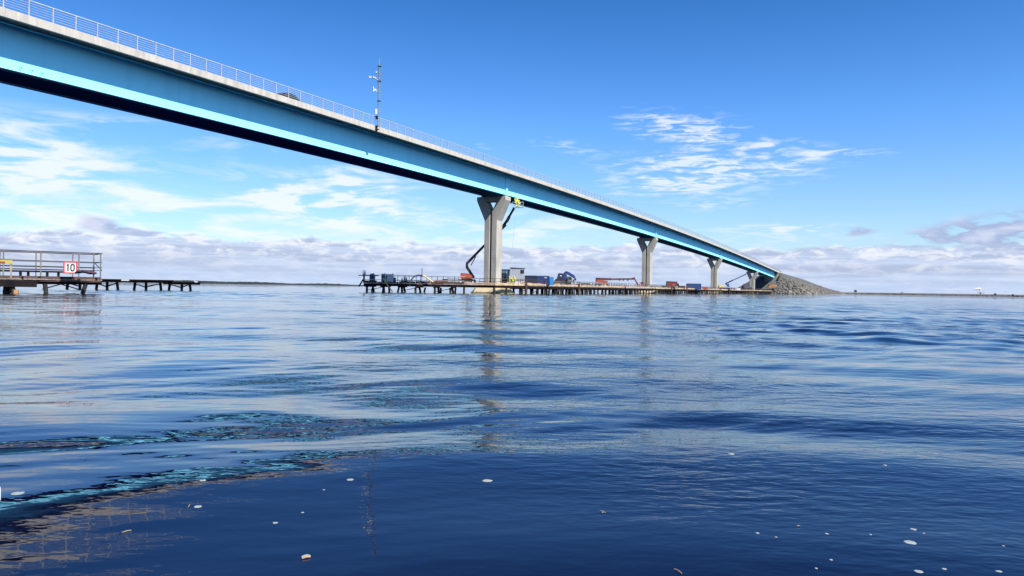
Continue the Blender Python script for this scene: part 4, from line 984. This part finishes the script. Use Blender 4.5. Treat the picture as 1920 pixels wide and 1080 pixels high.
# slicks: calm streaks on the right side
slick = noise(nt, mapping(nt, pos_, rot=(0, 0, .12), scl=(.012, .16, 1)), 1., 2.)
calm = mrange(nt, slick, .60, .68, 1., .35)
rgt = mrange(nt, mnode(nt, 'DIVIDE', wxn, rad), -.15, .5, .75, 1.35)
rgt2 = mrange(nt, mnode(nt, 'DIVIDE', wxn, rad), -.02, .25, .15, 1.)
nearc = mrange(nt, rad, 4.2, 6.5, .8, 1.)
fine_amp = mnode(nt, 'MULTIPLY', mnode(nt, 'MULTIPLY', patch, calm), mnode(nt, 'MULTIPLY', rgt, nearc))
r1 = noise(nt, mapping(nt, pos_, rot=(0, 0, .22), scl=(.6, 1, 1)), 5.2, 2., .45, .3)
r2 = noise(nt, mapping(nt, pos_, rot=(0, 0, -.35), scl=(.5, 1, 1)), 14., 2., .5, .2)
r3 = noise(nt, mapping(nt, pos_, rot=(0, 0, .1), scl=(.4, 1, 1)), .8, 3., .5, .2)
hsum = mnode(nt, 'MULTIPLY', mnode(nt, 'ADD', mnode(nt, 'MULTIPLY', mnode(nt, 'MULTIPLY', r1, .015), mrange(nt, rad, 7., 15., .30, 1.)), mnode(nt, 'MULTIPLY', r2, .0034)), fine_amp)
farr = mrange(nt, rad, 9, 38, .06, 1.)
hsum = mnode(nt, 'ADD', hsum, mnode(nt, 'MULTIPLY', mnode(nt, 'MULTIPLY', r3, .10), mnode(nt, 'MULTIPLY', mnode(nt, 'MULTIPLY', farr, rgt2), calm)))
bp = N.new('ShaderNodeBump'); bp.inputs['Strength'].default_value = 1; bp.inputs['Distance'].default_value = 1.0; L.new(hsum, bp.inputs['Height']); L.new(bp.outputs[0], P.inputs['Normal'])
wme = np_mesh('water', v, faces, wm, True)
tag(link('water', wme), kind='structure')
bm_nt = M['boulder'].node_tree; oi = bm_nt.nodes.new('ShaderNodeObjectInfo'); hv = bm_nt.nodes.new('ShaderNodeHueSaturation'); bp_ = bm_nt.nodes['Principled BSDF']; sk_ = bp_.inputs['Base Color'].links[0].from_socket
bm_nt.links.new(sk_, hv.inputs['Color']); bm_nt.links.new(mrange(bm_nt, oi.outputs['Random'], 0., 1., .5, 1.45, False), hv.inputs['Value']); bm_nt.links.new(hv.outputs[0], bp_.inputs['Base Color'])
def wz_at(x, y): return float(wave(np.array([x]), np.array([y]))[0])
# ------------------------------------------------------------------ foam flecks and twigs floating near the camera
def at_water(px, py):
    d = vdir(px, py); t_ = CH / -d.z; return d.x * t_, d.y * t_
fl = [(657, 901, 17, 6), (914, 901, 22, 7), (370, 951, 18, 6), (516, 979, 12, 4), (567, 960, 7, 4), (607, 919, 6, 3), (574, 1043, 21, 10), (1371, 854, 14, 4), (1659, 875, 9, 4), (1131, 959, 9, 4), (1706, 1018, 27, 11), (1712, 992, 13, 4),
      (1732, 1000, 6, 4), (1722, 1075, 19, 7), (1770, 1070, 10, 4), (1872, 1074, 15, 4), (1420, 1001, 9, 3), (1550, 1002, 8, 3), (1558, 1053, 8, 3), (1455, 1009, 6, 2), (1632, 1003, 6, 2), (33, 929, 27, 11), (380, 905, 16, 4), (866, 960, 5, 3), (1165, 1026, 5, 3), (1145, 1010, 4, 2),
      (1520, 930, 5, 3), (1881, 1024, 6, 3), (1286, 1008, 5, 2), (1530, 1069, 7, 3), (1743, 1068, 5, 2), (872, 919, 4, 2), (750, 1030, 4, 2), (1340, 1005, 5, 2)]
foams = []
for i, (px, py, w, h) in enumerate(fl):
    if w < 6: continue
    x, y = at_water(px, py); scl_ = y / F; r = w / 2 * scl_ * .85; z = wz_at(x, y)
    ry = min(r * 1.0, h / 2 * scl_ * math.hypot(x, y) / CH * .75)
    mb = MB(); n = 18; rg = []
    for q, zz in ((1.0, .0003), (.9, .0016), (.45, .0022)):
        rg.append([Vector((x + q * r * math.cos(a) * (1 + .34 * mnoise.noise(Vector((math.cos(a) * 1.5, math.sin(a) * 1.5, i * 2.3)))), y + q * ry * math.sin(a) * (1 + .4 * mnoise.noise(Vector((math.cos(a) * 1.5 + 9, math.sin(a) * 1.5, i * 1.3)))), z + zz)) for a in (k * 2 * math.pi / n for k in range(n))])
    mb.loft(rg)
    big_ = {10: 'largest white foam fleck on the dark water near the lower right corner', 1: 'oval white foam fleck on the dark water below the tallest pier', 6: 'white foam fleck with a brown leaf near the lower left centre', 21: 'pale foam fleck drifting at the far left edge of the water', 0: 'white foam fleck left of the oval one below the tallest pier', 7: 'single white foam fleck at the upper edge of the dark smooth water on the right'}
    o = solo('foam_fleck', mb, 'foam', big_.get(i, 'small white foam fleck floating on the dark water'), 'foam', (x, y, z), 'foam flecks on the near water', smooth=True)
def twig(p, q, lb, m='twig', r=.0018):
    a, b_ = at_water(*p), at_water(*q); za = wz_at(*a) + .004
    solo('twig', MB().tube([(a[0], a[1], za), ((a[0] + b_[0]) / 2, (a[1] + b_[1]) / 2 + .004, za + .002), (b_[0], b_[1], wz_at(*b_) + .004)], r, 6), m, lb, 'twig', (a[0], a[1], za), 'twigs on the water')
twig((229, 999), (246, 995), 'thin pale twig floating near the lower left reflections')
twig((566, 1049), (582, 1046), 'brown twig touching the foam fleck near the lower left centre', r=.004)
twig((353, 953), (356, 948), 'tiny orange twig beside a foam fleck on the left')
twig((1125, 957), (1135, 961), 'short light twig on the dark water near the centre right')
twig((1264, 1072), (1278, 1080), 'thin twig at the bottom border right of the centre')
twig((1495, 988), (1500, 988), 'tiny twig near the right of the dark water')
# edge of a white fender just inside the left border
fx_, fy_ = -1.62, 2.38
t = thing('boat_fender', (fx_, fy_, .1), 'rounded white edge of a boat fender at the left border', 'fender')
pq = W(-7.0, 938, 2.4)
part('fender_body', MB().tube([pq + UP * -.05 + XA * -.03, pq + UP * -.035, pq + UP * .0, pq + UP * .035, pq + UP * .05 + XA * -.03], .012, 12), 'white', t, smooth=True)
part('eyelet', MB().tube([pq + UP * .05 + XA * -.03, pq + UP * .09 + XA * -.045], .004, 8), 'galv', t)

# ------------------------------------------------------------------ sky + sun
SUN_EL = R(50.0); hd = R(20)
hx = BN * math.cos(hd) - BD * math.sin(hd); sund = (hx * math.cos(SUN_EL) + UP * math.sin(SUN_EL)).normalized()
su = bpy.data.lights.new('sun', 'SUN'); su.energy = 5.0; su.angle = R(.5); su.color = (1, .955, .88); suo = bpy.data.objects.new('sun', su); col.objects.link(suo)
suo.rotation_euler = sund.to_track_quat('Z', 'Y').to_euler()
w = bpy.data.worlds.new('World'); sc.world = w; w.use_nodes = True; nt = w.node_tree; N = nt.nodes; L = nt.links
bg = N['Background']; bg.inputs[1].default_value = .085
sky = N.new('ShaderNodeTexSky'); sky.sky_type = 'NISHITA'; sky.sun_disc = False; sky.sun_elevation = SUN_EL; sky.sun_rotation = math.atan2(sund.x, sund.y)
sky.air_density = 1.0; sky.dust_density = .3; sky.ozone_density = 3.0
tc = N.new('ShaderNodeTexCoord'); dirv = tc.outputs['Generated']
sp = N.new('ShaderNodeSeparateXYZ'); L.new(dirv, sp.inputs[0])
azn = mnode(nt, 'MULTIPLY', mnode(nt, 'ARCTAN2', sp.outputs[0], sp.outputs[1]), 57.2958)
eln = mnode(nt, 'MULTIPLY', mnode(nt, 'ARCSINE', sp.outputs[2]), 57.2958)
cx = N.new('ShaderNodeCombineXYZ'); L.new(azn, cx.inputs[0]); L.new(eln, cx.inputs[1]); ae = cx.outputs[0]
hs = N.new('ShaderNodeHueSaturation'); hs.inputs['Saturation'].default_value = 1.25; L.new(sky.outputs[0], hs.inputs['Color'])
tint = N.new('ShaderNodeMix'); tint.data_type = 'RGBA'; tint.blend_type = 'MULTIPLY'; tint.inputs[0].default_value = 1; L.new(hs.outputs[0], tint.inputs[6]); 
tr_s = N.new('ShaderNodeMapRange'); L.new(eln, tr_s.inputs[0]); tr_s.inputs[2].default_value = 45
tr_r = N.new('ShaderNodeValToRGB'); L.new(tr_s.outputs[0], tr_r.inputs[0]); el_ = tr_r.color_ramp.elements
el_[0].position = 0; el_[0].color = (.74, .86, 1.0, 1); el_[1].position = 1; el_[1].color = (.30, .52, .80, 1)
for e_, c_ in ((6, (.74, .86, 1.02)), (12, (.65, .855, 1.14)), (21, (.40, .655, .91)), (30, (.32, .56, .84))):
    q_ = el_.new(e_ / 45); q_.color = (*c_, 1)
L.new(tr_r.outputs[0], tint.inputs[7])
skyc = tint.outputs[2]
def ell(px, py, rx, ry, rot=0., k=1.):
    a, e = azel(px, py); sx, sy = rx / F * 57.3, ry / F * 57.3
    dx = mnode(nt, 'SUBTRACT', azn, a); dy = mnode(nt, 'SUBTRACT', eln, e); c, s = math.cos(rot), math.sin(rot)
    u = mnode(nt, 'DIVIDE', mnode(nt, 'ADD', mnode(nt, 'MULTIPLY', dx, c), mnode(nt, 'MULTIPLY', dy, s)), sx)
    v_ = mnode(nt, 'DIVIDE', mnode(nt, 'SUBTRACT', mnode(nt, 'MULTIPLY', dy, c), mnode(nt, 'MULTIPLY', dx, s)), sy)
    q = mnode(nt, 'ADD', mnode(nt, 'MULTIPLY', u, u), mnode(nt, 'MULTIPLY', v_, v_))
    return mnode(nt, 'MULTIPLY', mnode(nt, 'EXPONENT', mnode(nt, 'MULTIPLY', q, -1.)), k)
def addup(l):
    o = l[0]
    for x in l[1:]: o = mnode(nt, 'ADD', o, x)
    return o
def mixc(fac, a, b):
    n = N.new('ShaderNodeMix'); n.data_type = 'RGBA'; n.clamp_factor = True; L.new(fac, n.inputs[0])
    for i, x in ((6, a), (7, b)):
        if isinstance(x, tuple): n.inputs[i].default_value = (*x, 1)
        else: L.new(x, n.inputs[i])
    return n.outputs[2]
K = .9 * .707 / .085      # cloud radiance is divided by the background strength
def cc(r, g, b): return (r * K, g * K, b * K)
CW = cc(.74, .78, .84)
# pale air near the horizon
hz = mnode(nt, 'EXPONENT', mnode(nt, 'MULTIPLY', mnode(nt, 'MAXIMUM', eln, 0.), -1 / 3.6))
skyc = mixc(mnode(nt, 'MULTIPLY', hz, .75), skyc, cc(.42, .53, .72))
# cirrus, left: long soft swirls
wl = noise(nt, mapping(nt, ae, rot=(0, 0, .35), scl=(.10, .42, 1)), 1.0, 7., .60, 1.2)
wl2 = noise(nt, mapping(nt, ae, loc=(4, 2, 0), rot=(0, 0, -.30), scl=(.16, .8, 1)), 1.2, 7., .62, .8)
ml = addup([ell(30, 262, 110, 38, 0, .9), ell(20, 335, 230, 42, .12, 1.05), ell(220, 355, 120, 16, -.15, .6), ell(300, 398, 300, 26, .15, .6), ell(545, 376, 85, 26, -.25, 2.2), ell(670, 362, 85, 36, -.35, 2.2), ell(420, 432, 620, 30, 0, .85), ell(820, 408, 75, 20, 0, .55), ell(200, 226, 75, 7, 0, .55), ell(400, 262, 110, 14, -.2, .3), ell(1000, 430, 220, 40, 0, .5), ell(740, 352, 90, 20, 0, .4)])
dl = mnode(nt, 'MULTIPLY', ml, mrange(nt, mnode(nt, 'ADD', mnode(nt, 'MULTIPLY', wl, .6), mnode(nt, 'MULTIPLY', wl2, .4)),   .43, .62, .02, 1.3))
skyc = mixc(mrange(nt, dl, .03, 1.0, 0., .85, False), skyc, CW)
# cirrus, right: rippled streaks
wr = noise(nt, mapping(nt, ae, rot=(0, 0, -.06), scl=(.46, 2.9, 1)), 1.0, 6., .60, .5)
mr = addup([ell(1270, 236, 95, 26, -.12, .85), ell(1320, 258, 90, 16, -.1, .5), ell(1355, 312, 150, 30, 0, 1.15), ell(1250, 345, 110, 18, -.12, .8), ell(1440, 268, 60, 8, 0, .5), ell(1550, 288, 70, 9, 0, .55), ell(1640, 290, 30, 3, 0, .6), ell(1065, 275, 60, 14, -.1, .4), ell(1330, 384, 70, 12, 0, .5), ell(1470, 428, 90, 7, 0, .7), ell(1450, 445, 160, 18, 0, .45), ell(1190, 365, 70, 10, 0, .5), ell(920, 275, 30, 5, 0, .5)])
wr2 = noise(nt, mapping(nt, ae, loc=(2, 5, 0), scl=(.28, .6, 1)), 1.0, 4., .6, .4)
dr = mnode(nt, 'MULTIPLY', mnode(nt, 'MULTIPLY', mr, mrange(nt, wr2, .32, .55, .25, 1.1)), mrange(nt, wr, .38, .66, 0.02, 1.4))
skyc = mixc(mrange(nt, dr, .08, 1.0, 0., .85, False), skyc, cc(.68, .74, .80))
# low cumulus bank all along the horizon
tb = noise(nt, mapping(nt, ae, scl=(.16, .0, 1)), 1.0, 6., .62)
tb2 = noise(nt, mapping(nt, ae, scl=(.55, .8, 1)), 1.0, 6., .6)
topel = mnode(nt, 'ADD', 1.45, mnode(nt, 'ADD', mnode(nt, 'MULTIPLY', tb, 2.6), mnode(nt, 'MULTIPLY', tb2, 1.1)))
hgt = mnode(nt, 'SUBTRACT', topel, eln)          # >0 inside the bank
inb = mrange(nt, hgt, -.05, .35, 0., .93)
band = noise(nt, mapping(nt, ae, scl=(.10, 2.2, 1)), 1.0, 6., .6, .5)
lump = noise(nt, mapping(nt, ae, loc=(7, 1, 0), scl=(.55, 1.7, 1)), 1.0, 7., .64, .5)
grey = mixc(mrange(nt, band, .38, .62), cc(.36, .42, .59), cc(.48, .56, .74))
grey = mixc(mrange(nt, eln, 1.7, .3, 0., .75), grey, cc(.44, .55, .76))
puff = mnode(nt, 'MULTIPLY', mrange(nt, lump, .44, .62), mrange(nt, hgt, 2.2, .1, .18, 1.))
grey = mixc(puff, grey, cc(.74, .75, .81))
skyc = mixc(inb, skyc, grey)
# broken bluish clouds added out of view, right and behind, to fill the shaded girder
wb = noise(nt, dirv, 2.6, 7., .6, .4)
fill_area = mnode(nt, 'MULTIPLY', mnode(nt, 'MULTIPLY', mrange(nt, azn, 52., 80.), mrange(nt, azn, 175., 145.)), mnode(nt, 'MULTIPLY', mrange(nt, eln, 1., 8.), mrange(nt, eln, 75., 45.)))
fill_cloud = mnode(nt, 'MULTIPLY', fill_area, mrange(nt, wb, .40, .56))
skyc = mixc(fill_cloud, skyc, cc(.72, 1.10, 1.55))
# small dusky clouds
wd = noise(nt, mapping(nt, ae, loc=(3, 3, 0), rot=(0, 0, .12), scl=(.38, 1.2, 1)), 1.0, 6., .55, .3)
md = addup([ell(1880, 425, 105, 26, .15, 1.1), ell(1790, 437, 75, 13, .1, .9), ell(1905, 452, 60, 22, 0, .8), ell(1612, 434, 24, 8, .1, 1.1), ell(192, 419, 30, 10, -.2, 1.1), ell(240, 434, 75, 7, -.06, .9), ell(700, 450, 22, 3.5, 0, .9), ell(300, 441, 60, 4, 0, .8), ell(1700, 462, 30, 4, 0, .6), ell(1530, 468, 60, 5, .0, .8), ell(1165, 466, 50, 5, 0, .7)])
dd_ = mnode(nt, 'MULTIPLY', md, mrange(nt, wd, .34, .60, .1, 1.3))
dcol = mixc(mrange(nt, wd, .45, .65), cc(.31, .37, .57), cc(.52, .55, .71))
skyc = mixc(mrange(nt, dd_, .22, .85, 0., .85, False), skyc, dcol)
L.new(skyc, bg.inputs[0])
w.cycles.sampling_method = 'MANUAL'; w.cycles.sample_map_resolution = 512

vs_ = sc.view_settings; vs_.view_transform = 'Standard'; vs_.look = 'None'; vs_.exposure = 1.0; vs_.gamma = 1
sc.render.engine = 'CYCLES'
sc.cycles.max_bounces = 6; sc.cycles.glossy_bounces = 3; sc.cycles.diffuse_bounces = 3; sc.cycles.caustics_reflective = False; sc.cycles.caustics_refractive = False
